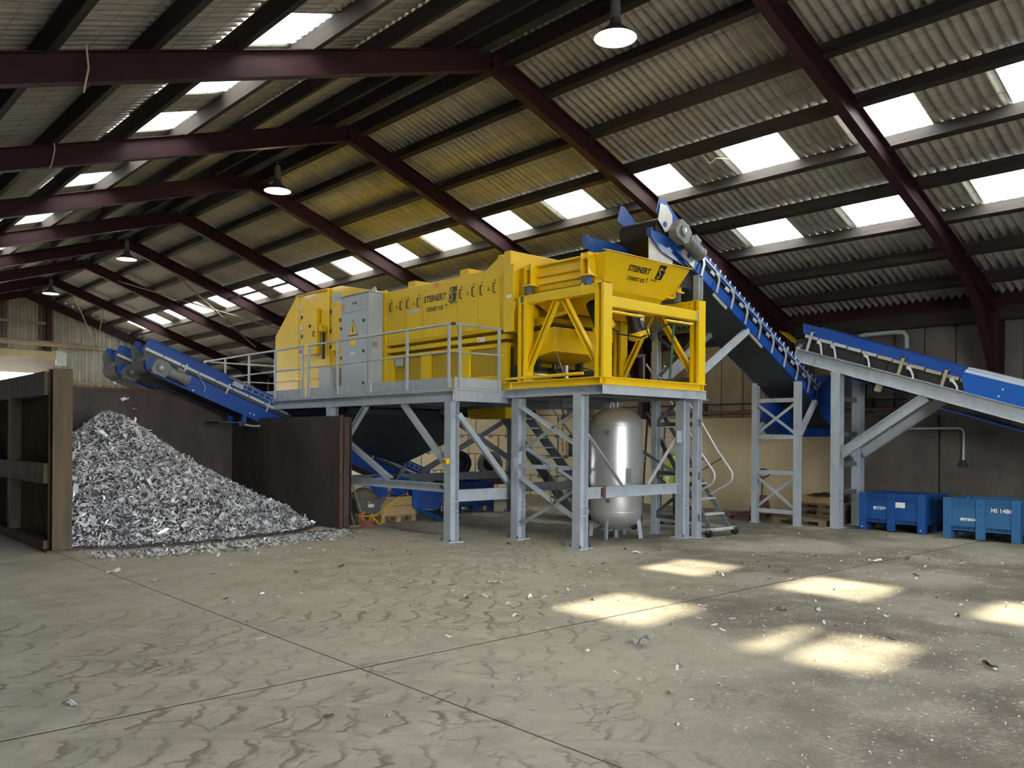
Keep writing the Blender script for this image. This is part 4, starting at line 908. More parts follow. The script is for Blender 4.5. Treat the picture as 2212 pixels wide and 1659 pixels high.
# ---------------------------------------------------------------- worker
def person(x, y, ang):
    t = thing('person', 'worker in lime hi-vis jacket and navy trousers behind the right columns', 'person', (x, y, 0))
    bm_v = []; bm_e = []; rad = []
    def vtx(p, r): bm_v.append(p); rad.append(r); return len(bm_v)-1
    def chainv(a, pts):
        for p, r in pts:
            b = vtx(p, r); bm_e.append((a, b)); a = b
        return a
    pel = vtx((0, 0, .98), .155)
    ch_ = chainv(pel, [((0, .02, 1.14), .15), ((0, .05, 1.30), .165), ((0, .07, 1.43), .15)])
    nk = chainv(ch_, [((0, .10, 1.53), .062), ((0, .13, 1.60), .075), ((0, .145, 1.67), .098), ((0, .14, 1.745), .092)])
    for s in (-1, 1):
        chainv(pel, [((s*.10, 0, .90), .115), ((s*.115, .03, .50), .075), ((s*.12, 0, .12), .055), ((s*.12, -.01, .06), .055), ((s*.125, .10, .045), .048), ((s*.13, .19, .035), .038)])
        if s < 0: pts = [((s*.19, .06, 1.42), .078), ((s*.30, .10, 1.16), .058), ((s*.24, .34, 1.10), .045), ((s*.235, .40, 1.10), .036)]
        else: pts = [((s*.19, .06, 1.42), .078), ((s*.32, .02, 1.15), .058), ((s*.30, .12, .93), .045), ((s*.295, .14, .87), .036)]
        wv = chainv(ch_, pts)
        w = V(bm_v[wv]); d = (w - V(bm_v[wv-1])).normalized(); side = V((s, 0, 0)); side = (side - d*side.dot(d)).normalized(); nrm = d.cross(side)
        pm = chainv(wv, [(tuple(w+d*.05), .030)])
        p0 = V(bm_v[pm])
        for k, ln in enumerate((.055, .065, .06, .048)):
            b0 = p0 + side*(.027-.018*k) + d*.02
            chainv(pm, [(tuple(b0), .0105), (tuple(b0+d*ln*.55+nrm*.008), .0095), (tuple(b0+d*ln+nrm*.026), .008)])
        b0 = w + d*.03 - side*.03
        chainv(wv, [(tuple(b0), .011), (tuple(b0-side*.02+d*.03), .010), (tuple(b0-side*.022+d*.055), .009)])
    me = bpy.data.meshes.new('body'); me.from_pydata(bm_v, bm_e, []); o = bpy.data.objects.new('body_tmp', me); col.objects.link(o)
    sk = o.modifiers.new('skin', 'SKIN'); sk.use_smooth_shade = True
    for i, sv in enumerate(me.skin_vertices[0].data): sv.radius = (rad[i], rad[i]); sv.use_root = (i == 0)
    ss = o.modifiers.new('sub', 'SUBSURF'); ss.levels = 2; ss.render_levels = 2
    dg = bpy.context.evaluated_depsgraph_get(); m2 = bpy.data.meshes.new_from_object(o.evaluated_get(dg)); bpy.data.objects.remove(o)
    m2.materials.clear()
    for k in ('hivis', 'navy', 'skin', 'reflect', 'oldiron'): m2.materials.append(M[k])
    for p in m2.polygons:
        c = p.center; p.use_smooth = True; i = 0
        arm = abs(c.x) > .185 and c.z > .75
        if c.z > 1.50: i = 2
        elif c.z < .09: i = 4
        elif c.z < .90 and not arm: i = 1
        elif arm and ((c.x < 0 and c.y > .385) or (c.x > 0 and c.z < .885)): i = 2
        elif 1.12 < c.z < 1.17 or (arm and 1.0 < c.z < 1.05): i = 3
        elif .62 < c.z < .67: i = 3
        p.material_index = i
    ob = bpy.data.objects.new('body', m2); col.objects.link(ob); ob.parent = t
    hz = (0, .14, 1.71)
    h = MB(); h.lathe([(.128, -.01), (.122, .0), (.118, .05), (.095, .105), (.05, .135), (0, .142)], hz, 20); h.prism([(-.09, .20, 1.705), (.09, .20, 1.705), (.06, .31, 1.695), (-.06, .31, 1.695)], (0, 0, .008)); ho = bpy.data.objects.new('helmet', h.mesh('helmet', mats=[M['hivis']])); col.objects.link(ho); ho.parent = t
    f = MB(); f.lathe([(0, .034), (.012, .02), (.016, -.012), (0, -.02)], (0, .238, 1.645), 8, (0, .3, 1)); fo = bpy.data.objects.new('nose', f.mesh('nose', mats=[M['skin']])); col.objects.link(fo); fo.parent = t
    for s in (-1, 1):
        e_ = MB(); e_.lathe([(0, .012), (.011, .0), (0, -.012)], (s*.035, .228, 1.675), 8); eo = bpy.data.objects.new('eye', e_.mesh('eye', mats=[M['ink']])); col.objects.link(eo); eo.parent = t
        e_ = MB(); e_.lathe([(0, .03), (.022, .0), (0, -.03)], (s*.10, .13, 1.66), 10); eo = bpy.data.objects.new('ear', e_.mesh('ear', mats=[M['skin']])); col.objects.link(eo); eo.parent = t
    mm = MB(); mm.bar((-.025, .236, 1.605), (.025, .236, 1.605), .008, .01); eo = bpy.data.objects.new('mouth', mm.mesh('mouth', mats=[M['dred']])); col.objects.link(eo); eo.parent = t
    hr = MB(); hr.lathe([(.103, .0), (.108, -.05), (.095, -.09), (0, -.1)], (0, .115, 1.71), 16); eo = bpy.data.objects.new('hair', hr.mesh('hair', mats=[M['hair']])); col.objects.link(eo); eo.parent = t
    t.rotation_euler = (0, 0, ang); return t
person(15.22, 11.28, math.radians(115))
# ================================================================ conveyors
BL = M['blue']
class CF:                                           # conveyor frame: s along (head -> tail, downhill), t across, n normal to belt
    def __init__(s, head, D, S):
        s.o = V(head); s.D = V(D).normalized(); s.S = V(S).normalized(); s.N = s.D.cross(s.S)
        if s.N.z < 0: s.N = -s.N
    def P(s, a, t, n): return s.o + s.D*a + s.S*t + s.N*n
    def box(s, mb, a0, a1, t0, t1, n0, n1): return mb.obox(s.P((a0+a1)/2, (t0+t1)/2, (n0+n1)/2), s.D*abs(a1-a0)/2, s.S*abs(t1-t0)/2, s.N*abs(n1-n0)/2)
    def poly(s, mb, an, t0, t1): return mb.prism([s.P(a, t0, n) for a, n in an], s.S*(t1-t0))
def gearmotor(cf, a, t, n, side, m, par, sc=1.0, along=1):
    g = MB(); cf.poly(g, [(a-.17*sc, n-.10*sc), (a-.10*sc, n-.17*sc), (a+.14*sc, n-.16*sc), (a+.20*sc, n-.08*sc), (a+.20*sc, n+.10*sc), (a+.08*sc, n+.16*sc), (a-.12*sc, n+.14*sc)], t, t+side*.16*sc); go = g.build('gearbox', m, par)
    h = MB(); h.cyl(cf.P(a, t+side*.16*sc, n), cf.P(a, t+side*.20*sc, n), .085*sc, 18); h.build('hub', m, go)
    MB().cyl(cf.P(a, t+side*.20*sc, n), cf.P(a, t+side*.205*sc, n), .035*sc, 12).build('shaft_end', M['galv_lt'], go)
    b = MB(); b.cyl(cf.P(a+.20*sc, t+side*.09*sc, n-.01), cf.P(a+.58*sc, t+side*.09*sc, n-.01), .105*sc, 16); b.cyl(cf.P(a+.58*sc, t+side*.09*sc, n-.01), cf.P(a+.63*sc, t+side*.09*sc, n-.01), .118*sc, 16); mo = b.build('motor', m, par)
    for k in range(5): MB().cyl(cf.P(a+(.26+.06*k)*sc, t+side*.09*sc, n-.01), cf.P(a+(.275+.06*k)*sc, t+side*.09*sc, n-.01), .116*sc, 16).build('cooling_fin', m, mo)
    MB().obox(cf.P(a+.40*sc, t+side*.09*sc, n+.13*sc), cf.D*.08*sc, cf.S*.06*sc, cf.N*.035*sc).build('terminal_box', m, mo)

def discharge(name, label, head, length, width):
    cf = CF(head, (1, 0, -.40), (0, 1, 0)); t = thing(name, label, 'conveyor', (head[0]+length*.5, head[1]+width/2, 0))
    L = length; W = width
    for tt in (0, W-.012):
        near = tt == 0
        sd = MB(); cf.poly(sd, [(.0, -.02), (.12, .0), (L, 0), (L, -.24), (.0, -.24)], tt, tt+.012); sb = sd.build('side_board', BL, t)
        fl = MB(); cf.box(fl, .1, L, tt-.03, tt+.04, -.012, 0); fl.build('board_flange', BL, sb)
        fr = MB(); cf.poly(fr, [(.25, -.40), (.55, -.36), (L, -.36), (L, -.70), (.75, -.70), (.2, -.56)], tt, tt+.012); fo = fr.build('side_frame', BL, t)
        fl = MB(); cf.box(fl, .7, L, tt-.035, tt+.045, -.71, -.695); fl.build('frame_flange', BL, fo)
        # skirt clamps: short zinc bars in a row
        n = int((L-.1)/.42)
        for k in range(n):
            o_ = -.02 if near else .014
            c = MB(); cf.box(c, .02+.42*k, .02+.42*k+.40, tt+o_-.008, tt+o_+.008, -.285, -.225); c.build('skirt_clamp', M['alu'], sb)
        rb = MB(); cf.poly(rb, [(-.03, -.24), (.0, -.14), (.30, -.25), (.62, -.30), (L, -.30), (L, -.34), (.35, -.34), (.12, -.50)], tt+(.012 if near else -.008), tt+(.02 if near else 0)); rb.build('rubber_skirt', M['rubber'], sb)
        if near:
            k = 0; a = .95
            while a < L:
                b = MB(); cf.box(b, a-.02, a+.02, tt-.06, tt-.045, -.44, -.18); b.cyl(cf.P(a, tt-.06, -.19), cf.P(a, tt, -.19), .016, 8); b.cyl(cf.P(a, tt-.06, -.42), cf.P(a, tt, -.42), .018, 8); b.build('clamp_bracket', M['galv_lt'], fo)
                a += 1.05
    b = MB(); b.cyl(cf.P(.30, .03, -.50), cf.P(.30, W-.03, -.50), .20, 28); b.build('head_drum', M['black'], t)
    bt = MB(); cf.box(bt, .30, L-.2, .03, W-.03, -.315, -.295); cf.box(bt, .35, L-.2, .03, W-.03, -.705, -.69); bt.build('belt', M['black'], t)
    bx = MB(); cf.box(bx, .9, L, .01, W-.01, -.69, -.66); bx.build('pan', BL, t)
    mp = MB(); cf.poly(mp, [(.12, -.52), (.25, -.36), (.48, -.38), (.9, -.50), (.9, -.70), (.45, -.72), (.2, -.66)], -.025, -.005); mp.build('motor_plate', BL, t)
    gearmotor(cf, .42, -.03, -.53, -1, M['motor'], t, 1.05)
    ld = MB(); cf.box(ld, 1.9, 2.6, -.06, -.035, -.07, -.02); lo = ld.build('cable_tray', M['dgalv'], t)
    sens = MB(); cf.box(sens, 2.05, 2.30, -.12, -.04, -.20, -.09); sens.build('sensor_box', M['cab'], t)
    k = 0; a = 2.4
    while a < L-.3:
        MB().obox(cf.P(a, -.045, -.10), cf.D*.006, cf.S*.012, cf.N*.045).build('tray_rung', M['galv_lt'], lo); a += .16
    MB().tube([cf.P(2.35, -.05, -.055), cf.P(L, -.05, -.055)], .008, 5).build('tray_wire', M['galv_lt'], lo); MB().tube([cf.P(2.35, -.05, -.15), cf.P(L, -.05, -.15)], .008, 5).build('tray_wire', M['galv_lt'], lo)
    # stop switch wires
    MB().tube([cf.P(1.25, -.06, -.30), cf.P(1.4, -.08, -.42), cf.P(1.5, -.07, -.5), cf.P(1.52, -.06, -.6)], .010, 5).build('cable', M['rope'], t)
    for a_, n_ in ((1.3, -.66), (2.72, -.60), (2.82, -.60)): MB().cyl(cf.P(a_, -.015, n_), cf.P(a_, 0, n_), .022, 8).build('bolt', M['galv_lt'], t)
    for a_ in (2.6, L-1.0):
        p = cf.P(a_, 0, -.7); 
        if p.x > 9.6 or True:
            lg = MB(); lg.box(p.x-.05, p.x+.05, p.y-.02, p.y+.06, 0 if p.x > 9.6 else p.z-.16, p.z); lg.build('leg', BL, t)
            lg = MB(); lg.box(p.x-.05, p.x+.05, p.y+W-.06, p.y+W+.02, 0 if p.x > 9.6 else p.z-.16, p.z); lg.build('leg', BL, t)
    p = cf.P(2.6, 0, -.7); MB().box(p.x-.6, p.x+.05, p.y-.02, p.y+W, p.z-.19, p.z-.16).build('catch_tray', M['rust'], t)
    return cf
discharge('discharge_conveyor', 'blue discharge conveyor nearest the camera, above the scrap pile', (6.45, 18.75, 3.97), 8.1, .80)
discharge('discharge_conveyor', 'second blue discharge conveyor, behind the rusty back wall', (6.45, 20.60, 3.97), 6.6, .95)

# ---- steep feed conveyor up to the hopper
al = math.atan(.512)
sc1 = CF((12.0, 9.6, 5.68), (1, 0, -.512), (0, 1, 0)); W1 = .92; L1 = 7.75
c1 = thing('feed_conveyor', 'steep blue feed conveyor rising to the yellow hopper', 'conveyor', (15.5, 10.05, 0))
for tt in (0, W1-.012):
    near = tt == 0
    fr = MB(); sc1.poly(fr, [(.95, .24), (L1, .24), (L1, 0), (.80, 0), (.62, .10)], tt, tt+.012); fo = fr.build('side_frame', BL, c1)
    fl = MB(); sc1.box(fl, .8, L1, tt-.05 if near else tt, tt+.012 if near else tt+.06, 0, .012); fl.build('frame_flange', BL, fo)
    sb = MB(); sc1.poly(sb, [(.0, .30), (-.05, .62), (.05, .66), (1.2, .52), (L1, .50), (L1, .36), (.5, .36)], tt, tt+.01); so = sb.build('side_board', BL, c1)
    rl_ = MB(); sc1.box(rl_, .6, L1-.2, tt-.03 if near else tt+.01, tt-.015 if near else tt+.03, .40, .43); rl_.build('clamp_rail', M['galv_lt'], so)
    if near:
        a = .8
        while a < L1-.3:
            MB().obox(sc1.P(a, -.03, .47), sc1.D*.01, sc1.S*.012, sc1.N*.04).build('skirt_clip', M['galv_lt'], so); a += .19
        for k in range(11):
            a = 1.55+.56*k
            b = MB(); sc1.poly(b, [(a+.11, .02), (a+.05, .02), (a+.03, .24), (a-.01, .31), (a-.10, .33), (a-.10, .385), (a+.01, .375), (a+.08, .29)], -.055, -.040); b.build('idler_bracket', M['galv_lt'], fo)
            b = MB(); sc1.box(b, a-.06, a-.02, -.03, 0, .02, .22); b.build('bracket_tab', BL, fo)
            b = MB(); sc1.box(b, a-.22, a-.10, -.025, 0, .28, .35); b.build('idler_end', M['alu'], fo)
bt = MB(); sc1.box(bt, .35, L1-.15, .03, W1-.03, .29, .31); sc1.box(bt, .35, L1-.15, .03, W1-.03, .02, .035); bt.build('belt', M['black'], c1)
pn = MB(); sc1.box(pn, 1.3, L1, .012, W1-.012, -.012, 0); pn.build('bottom_pan', M['chute'], c1)
b = MB(); b.cyl(sc1.P(.32, .03, .18), sc1.P(.32, W1-.03, .18), .19, 28); b.build('head_drum', M['black'], c1)
gearmotor(sc1, .62, -.02, .30, -1, M['motor'], c1, 1.15)
ck = MB(); sc1.poly(ck, [(.02, .50), (.10, .20), (.38, .12), (.52, .30), (.40, .52), (.2, .58)], -.02, -.008); ck.build('head_cheek', M['alu'], c1)
for a_, n_ in ((.30, .24), (1.15, .16)): MB().cyl(sc1.P(a_, -.03, n_), sc1.P(a_, 0, n_), .05, 12).build('bearing', BL, c1)
zp = MB(); sc1.poly(zp, [(1.0, .22), (1.35, .20), (1.42, .0), (1.12, -.02), (.92, .10)], -.016, -.004); zp.build('joint_plate', M['alu'], c1)
jp = MB(); sc1.box(jp, 2.15, 2.65, -.03, 0, -.06, .03); jp.build('joint_plate', M['alu'], c1)
jp = MB(); sc1.box(jp, 3.6, 4.1, -.03, 0, -.06, .03); jp.build('joint_plate', M['alu'], c1)
# chute wings and curtain at the head
wg = MB()
wg.prism([(12.0, 9.62, 5.62), (12.0, 9.62, 5.50), (12.35, 9.62, 5.26), (13.05, 9.62, 5.08), (13.05, 9.62, 5.42), (12.5, 9.62, 5.56)], (0, .012, 0)); wg.build('chute_wing', BL, c1)
wg = MB(); wg.prism([(11.25, 10.52, 5.52), (11.25, 10.52, 5.36), (11.6, 10.52, 5.18), (13.0, 10.52, 5.05), (13.0, 10.52, 5.45), (12.2, 10.52, 5.52)], (0, .012, 0)); wg.build('chute_wing', BL, c1)
wg = MB(); wg.box(11.23, 11.27, 10.40, 10.56, 5.36, 5.53); wg.build('wing_end', BL, c1)
wg = MB(); wg.box(11.98, 12.02, 9.58, 9.68, 5.50, 5.64); wg.build('wing_end', BL, c1)
cu = MB(); cu.box(12.02, 12.72, 9.66, 9.672, 4.92, 5.55); cu.build('curtain', M['pvc'], c1)
cu = MB(); cu.box(12.72, 13.3, 9.655, 9.665, 4.7, 5.3); cu.build('curtain', M['black'], c1)
# tail hopper
th = MB(); th.prism([(17.9, 9.5, 2.45), (18.9, 9.5, 1.95), (18.9, 9.5, 3.1), (18.4, 9.5, 3.35), (17.75, 9.5, 2.95)], (0, .012, 0)); th.prism([(17.9, 10.6, 2.45), (18.9, 10.6, 1.95), (18.9, 10.6, 3.1), (17.75, 10.6, 2.95)], (0, .012, 0)); th.box(18.89, 18.90, 9.5, 10.6, 1.95, 3.4); th.build('tail_hopper', BL, c1)
lb = MB(); lb.prism([(17.15, 10.3, 2.35), (17.7, 10.3, 2.0), (19.0, 10.3, 1.95), (18.7, 10.3, 2.3), (17.3, 10.3, 2.75)], (0, .4, 0)); lb.build('return_trough', BL, c1)
# supports
def post1(x, y, z1, w=.13): 
    o = MB().ibeam((x, y, .01), (x, y, z1), w, .13, (1, 0, 0), .01, .008).build('post', G, c1); MB().box(x-.1, x+.1, y-.1, y+.1, 0, .012).build('foot_plate', G, o); return o
def zbot(x): return 5.68 - .512*(x-12.0)
for y in (9.58, 10.56): post1(13.40, y, zbot(13.40)); post1(17.0, 9.53 if y < 10 else y, zbot(17.0)+.02)
for z in (.35, 1.2, 2.15, 3.0, 3.95): MB().bar((13.42, 9.53, z), (13.42, 10.56, z), .08, .08).build('rung', M['dgalv'], c1)
for a, b in ((.4, 1.15), (2.2, 2.95), (3.05, 3.9)):
    MB().bar((13.42, 9.53, a), (13.42, 10.56, b), .05, .05).build('brace', M['dgalv'], c1); MB().bar((13.42, 9.53, b), (13.42, 10.56, a), .05, .05).build('brace', M['dgalv'], c1)
MB().chan((13.45, 9.58, 3.1), (15.1, 9.6, zbot(15.1)-.02), .12, .11, (0, 0, 1)).build('strut', G, c1)
MB().chan((13.45, 10.5, 3.1), (15.1, 10.5, zbot(15.1)-.02), .12, .11, (0, 0, 1)).build('strut', G, c1)
MB().bar((13.42, 10.5, 3.0), (14.3, 10.5, 3.5), .05, .24, (0, 0, 1)).build('gusset', G, c1)
for z in (.28, 1.14, 1.93, 2.74): MB().bar((17.0, 9.53, z), (17.0, 10.56, z), .07, .09).build('rung', G, c1)
for a, b in ((.33, 1.08), (1.98, 2.70)):
    MB().bar((16.97, 9.53, a), (16.97, 10.56, b), .02, .06).build('brace', G, c1); MB().bar((16.99, 9.53, b), (16.99, 10.56, a), .02, .06).build('brace', G, c1)
for y in (9.53, 10.56): MB().chan((17.05, y, 1.95), (17.75, y, zbot(17.75)), .10, .09, (0, 0, 1)).build('strut', G, c1)

# ---- second feed conveyor along the right wall
s2 = CF((17.3, 9.72, 3.75), (0, -1, -.313), (1, 0, 0)); W2 = .95; L2 = 9.0
c2 = thing('feed_conveyor', 'second feed conveyor with bright blue cover along the right wall', 'conveyor', (17.8, 6.5, 0))
for tt in (0, W2):
    near = tt == 0; sg = -1 if near else 1
    MB().ibeam(s2.P(-.0, tt, 0), s2.P(L2, tt, 0), .17, .28, s2.N, .014, .010).build('stringer', G, c2)
    MB().obox(s2.P(-.01, tt, 0), s2.D*.01, s2.S*.09, s2.N*.18).build('end_plate', G, c2)
    for a in (.45, .62): MB().obox(s2.P(a, tt+sg*.03, 0), s2.D*.008, s2.S*.03, s2.N*.125).build('web_stiffener', G, c2)
    nc = lambda a: .44-.03*a
    sd = MB(); s2.poly(sd, [(-.02, nc(0)+.03), (-.10, nc(0)+.26), (3.6, nc(3.6)+.24), (L2, .55), (L2, .36), (3.6, nc(3.6)+.03)], tt+(.04 if near else -.04), tt+(.05 if near else -.05)); so = sd.build('side_board', BL, c2)
    if near:
        a = .05
        while a < 3.5:
            ln = .34
            b = MB(); s2.box(b, a, a+ln-.03, tt+.015, tt+.03, nc(a)-.03, nc(a)+.035); b.build('skirt_clamp', M['alu'] if a < 1.7 else M['lintel'], so); a += ln
        for a in (.45, .78, 1.55, 2.48, 3.35):
            b = MB(); b.tube([s2.P(a+.12, tt-.02, .14), s2.P(a+.10, tt-.03, .20), s2.P(a+.04, tt-.03, nc(a)-.09), s2.P(a-.02, tt-.02, nc(a)-.05)], .024, 6); b.cyl(s2.P(a-.03, tt-.03, nc(a)-.04), s2.P(a-.03, tt+.05, nc(a)-.04), .045, 12); b.build('idler_bracket', M['galv_lt'], c2)
        for a, mm in ((.22, 'galv'), (2.30, 'lintel'), (3.18, 'lintel')):
            b = MB(); s2.box(b, a-.03, a+.03, tt-.05, tt-.03, .12, nc(a)+.14); s2.box(b, a-.03, a+.03, tt-.05, tt+.06, nc(a)+.12, nc(a)+.14); b.build('board_stay', M[mm], c2)
bt = MB(); s2.box(bt, .15, L2, .06, W2-.06, .30, .315); bt.build('belt', M['black'], c2)
tb = MB()
for k in range(6):                                   # carrying trough sagging below the clamps
    a0, a1 = .2+.6*k, .2+.6*(k+1); s2.poly(tb, [(a0, nc(a0)), (a1, nc(a1)), (a1-.03, .15), (a0+.03, .15)], .05, .07)
tb.build('trough_side', M['black'], c2)
b = MB(); b.cyl(s2.P(.0, .05, .20), s2.P(.0, W2-.05, .20), .16, 24); b.build('head_drum', M['black'], c2); MB().cyl(s2.P(.0, .02, .20), s2.P(.0, .06, .20), .05, 12).build('bearing', M['dgalv'], c2)
pn = MB(); s2.box(pn, 1.2, 2.3, .08, W2-.08, -.22, -.20); s2.box(pn, 3.2, L2, .08, W2-.08, -.30, -.28); pn.build('return_pan', BL, c2)
for a in (1.95, 5.0): 
    b = MB(); s2.box(b, a-.04, a+.08, -.02, .06, -.30, -.14); b.build('pan_bracket', M['lintel'] if a < 3 else G, c2)
cv = MB(); s2.poly(cv, [(3.62, .14), (3.48, .40), (3.50, .50), (L2, .50), (L2, .14)], -.05, -.035)
co = cv.build('cover_side', M['blue_lt'], c2)
cvt = MB(); cvt.plate([s2.P(3.50, -.05, .50), s2.P(L2, -.05, .50), s2.P(L2, .10, .60), s2.P(3.50, .10, .60)], .008); cvt.plate([s2.P(3.50, .10, .60), s2.P(L2, .10, .60), s2.P(L2, W2-.05, .60), s2.P(3.50, W2-.05, .60)], .008); cvt.build('cover_top', M['cab'], c2)
for a, n in ((4.25, .36), (4.22, .22)): MB().cyl(s2.P(a, -.055, n), s2.P(a, -.04, n), .018, 8).build('bolt', M['white'], co)
for x in (17.3, 18.25):
    zt = s2.P((9.72-8.78)/math.cos(math.atan(.313)), 0, -.14).z
    o = MB().ibeam((x, 8.78, .01), (x, 8.78, zt), .20, .20, (1, 0, 0) if x > 18 else (1, 0, 0), .013, .01).build('post', G, c2); MB().box(x-.15, x+.15, 8.63, 8.93, 0, .015).build('foot_plate', G, o)
    for z in (.58, .75): MB().box(x-.085, x+.085, 8.68, 8.70, z, z+.013).build('stiffener', M['galv_lt'], o)
    for z in (.15, .45): MB().cyl((x, 8.66, z), (x, 8.68, z), .02, 8).build('bolt', M['galv_lt'], o)
    p = V((x, 8.68, 1.58)); qv = V((x, 6.95, s2.P((9.72-6.95)/math.cos(math.atan(.313)), 0, -.14).z-.02))
    MB().ibeam(p, qv, .10, .20, (0, 1, 1), .012, .009).build('strut', G, c2)
for z in (.75, 1.35, 2.0, 2.75): MB().bar((17.38, 8.80, z), (18.2, 8.80, z), .08, .10).build('rung', M['dgalv'], c2)
MB().bar((17.38, 8.80, 1.4), (18.2, 8.80, 1.95), .02, .06).build('brace', M['dgalv'], c2); MB().bar((17.38, 8.83, 1.95), (18.2, 8.83, 1.4), .02, .06).build('brace', M['dgalv'], c2)
MB().prism([(17.6, 9.85, 3.95), (17.6, 10.35, 4.35), (18.0, 10.35, 4.35), (18.0, 9.85, 3.95)], (0, 0, .01)).build('deflector', M['yellow_dk'], c2)
for y in (2.2,): 
    for x in (17.3, 18.25):
        zt = s2.P((9.72-y)/math.cos(math.atan(.313)), 0, -.14).z; MB().ibeam((x, y, .01), (x, y, zt), .16, .16, (1, 0, 0)).build('post', G, c2)
# ================================================================ scrap bay
RU = M['rust']
pl = thing('bay_partition', 'dark stained partition with timber rails and steel end post at left', 'partition', (3.75, 19, 0))
for k, (a, b) in enumerate(((15.12, 17.6), (17.62, 20.1), (20.12, 24.4))): MB().box(3.77, 3.83, a, b, .0, 2.86).build('panel', M['oldboard'], pl)
for z0, z1 in ((0.0, .16), (1.08, 1.40), (2.50, 2.88)): MB().box(3.58, 3.77, 15.12, 24.4, z0, z1).build('rail', M['oldpost'], pl)
MB().ibeam((3.79, 15.0, 0.02), (3.79, 15.0, 2.92), .29, .26, (0, 1, 0), .018, .014).build('end_post', M['oldpost'], pl)
MB().box(3.55, 4.02, 14.78, 15.2, 0, .03).build('post_base', M['oldpost'], pl)
for y in (17.6, 20.1, 22.4): MB().box(3.60, 3.77, y-.12, y+.12, .16, 2.5).build('upright', M['oldpost'], pl)
bw = thing('bay_back_wall', 'rusty steel plate wall behind the scrap pile', 'wall plate', (6.4, 20.2, 0))
for a, b in ((3.85, 6.4), (6.41, 8.94)): MB().box(a, b, 20.15, 20.20, 0, 2.90).build('plate', RU, bw)
MB().box(3.85, 8.94, 20.13, 20.22, 2.87, 2.93).build('top_edge', M['rust2'], bw)
rw = thing('bay_side_wall', 'dark mill steel side wall standing at the right of the pile', 'wall plate', (8.96, 17, 0))
MB().box(8.94, 8.985, 15.05, 18.70, 0, 2.29).build('plate', RU, rw); MB().box(8.94, 8.985, 18.71, 20.15, 0, 2.11).build('plate', RU, rw)
MB().box(8.925, 9.0, 15.02, 15.05, 0, 2.30).build('plate_edge', M['rust2'], rw)
MB().ibeam((9.10, 15.08, 0.02), (9.10, 15.08, 2.27), .16, .18, (1, 0, 0), .012, .01).build('end_post', RU, rw)
MB().box(8.88, 9.35, 14.92, 15.25, 0, .035).build('post_base', M['rust2'], rw)
for y in (16.8, 18.6): MB().ibeam((9.06, y, 0), (9.06, y, 2.1), .12, .14, (1, 0, 0)).build('post', RU, rw)
tag(MB().box(3.95, 8.9, 14.90, 14.95, 0, .012).build('floor_strip', M['oldiron']), 'flat steel threshold strip across the mouth of the scrap bay', 'strip')
tag(MB().tube([(8.55, 18.6, 2.13), (8.75, 18.62, 2.10), (8.9, 18.63, 2.10), (8.98, 18.64, 2.12)], .022, 8).build('edge_tube', M['galv_lt']), 'short pale tube lying on the bay side wall under conveyor', 'tube')

# the pile of shredded aluminium
PX, PY = 5.50, 18.3
def pile_h(x, y):
    dx = x-PX; dy = y-PY
    d = math.hypot(dx*(1.03 if dx > 0 else 1.25), dy*(1.10 if dy < 0 else .8))
    h = 2.42 - .79*max(0, math.sqrt(d*d + .05)-.10)**.80
    h += .14*noise.noise(V((x*.9, y*.9, 1.3))) + .05*noise.noise(V((x*3.1, y*3.1, 4.0)))
    if h < .18: h = .18*math.exp((h-.18)/.14) - .02
    return max(h, -.02)
pile = thing('scrap_pile', 'heap of silvery shredded aluminium scrap in the steel bay', 'scrap pile', (6.0, 17.2, 0))
nx, ny = 84, 100; x0, x1, y0, y1 = 3.86, 8.92, 13.4, 20.1
g = MB(); vs = [(x0+(x1-x0)*i/nx, y0+(y1-y0)*j/ny, pile_h(x0+(x1-x0)*i/nx, y0+(y1-y0)*j/ny)) for j in range(ny+1) for i in range(nx+1)]
fs = [(j*(nx+1)+i, j*(nx+1)+i+1, (j+1)*(nx+1)+i+1, (j+1)*(nx+1)+i) for j in range(ny) for i in range(nx)
      if max(vs[j*(nx+1)+i][2], vs[(j+1)*(nx+1)+i+1][2]) > .012]
g.add(vs, fs, True); M['pile_core'] = mat('packed_scrap_core', (.16, .16, .17), .55, .5, c2=(.012, .012, .014), vscale=16, bump=1.0, bscale=22, contrast=.12)
tag(g.build('pile_core', M['pile_core'], pile), kind='stuff')
rng = random.Random(3)
def flake(a, p, nrm, size, tilt, rg):
    n = V(nrm)
    n = (n + V((rg.gauss(0, tilt), rg.gauss(0, tilt), rg.gauss(0, tilt)))).normalized()
    e1 = n.orthogonal().normalized(); e1.rotate(Matrix.Rotation(rg.uniform(0, 6.28), 3, n)); e2 = n.cross(e1)
    L = size*rg.uniform(.8, 2.0); W = size*rg.uniform(.2, .6); b = size*rg.uniform(-.35, .45); b2 = size*rg.uniform(-.25, .35)
    c = V(p)
    q = lambda u, v, w: c + e1*u + e2*v + n*w
    j = lambda: rg.uniform(.75, 1.2)
    a.add([q(-L*j(), -W*j(), b), q(-L*.9*j(), W*j(), b+.2*b2), q(0, -W*j(), 0), q(0, W*j(), .3*b2), q(L*j(), -W*.8*j(), b2), q(L*.9*j(), W*.7*j(), b2*1.2)], [(0, 2, 3, 1), (2, 4, 5, 3)])
fk = MB(); cnt = 0
while cnt < 36000:
    x = rng.uniform(x0, x1); y = rng.uniform(13.5, 19.9); h = pile_h(x, y)
    if h < .03: continue
    if y > 18.6 and h < 1.6 and rng.random() < .6: continue
    e = .05; nrm = V((-(pile_h(x+e, y)-h)/e, -(pile_h(x, y+e)-h)/e, 1)).normalized()
    flake(fk, V((x, y, h))+nrm*rng.uniform(.0, .06), nrm, rng.uniform(.011, .032) if rng.random() < .96 else rng.uniform(.04, .075), .75, rng); cnt += 1
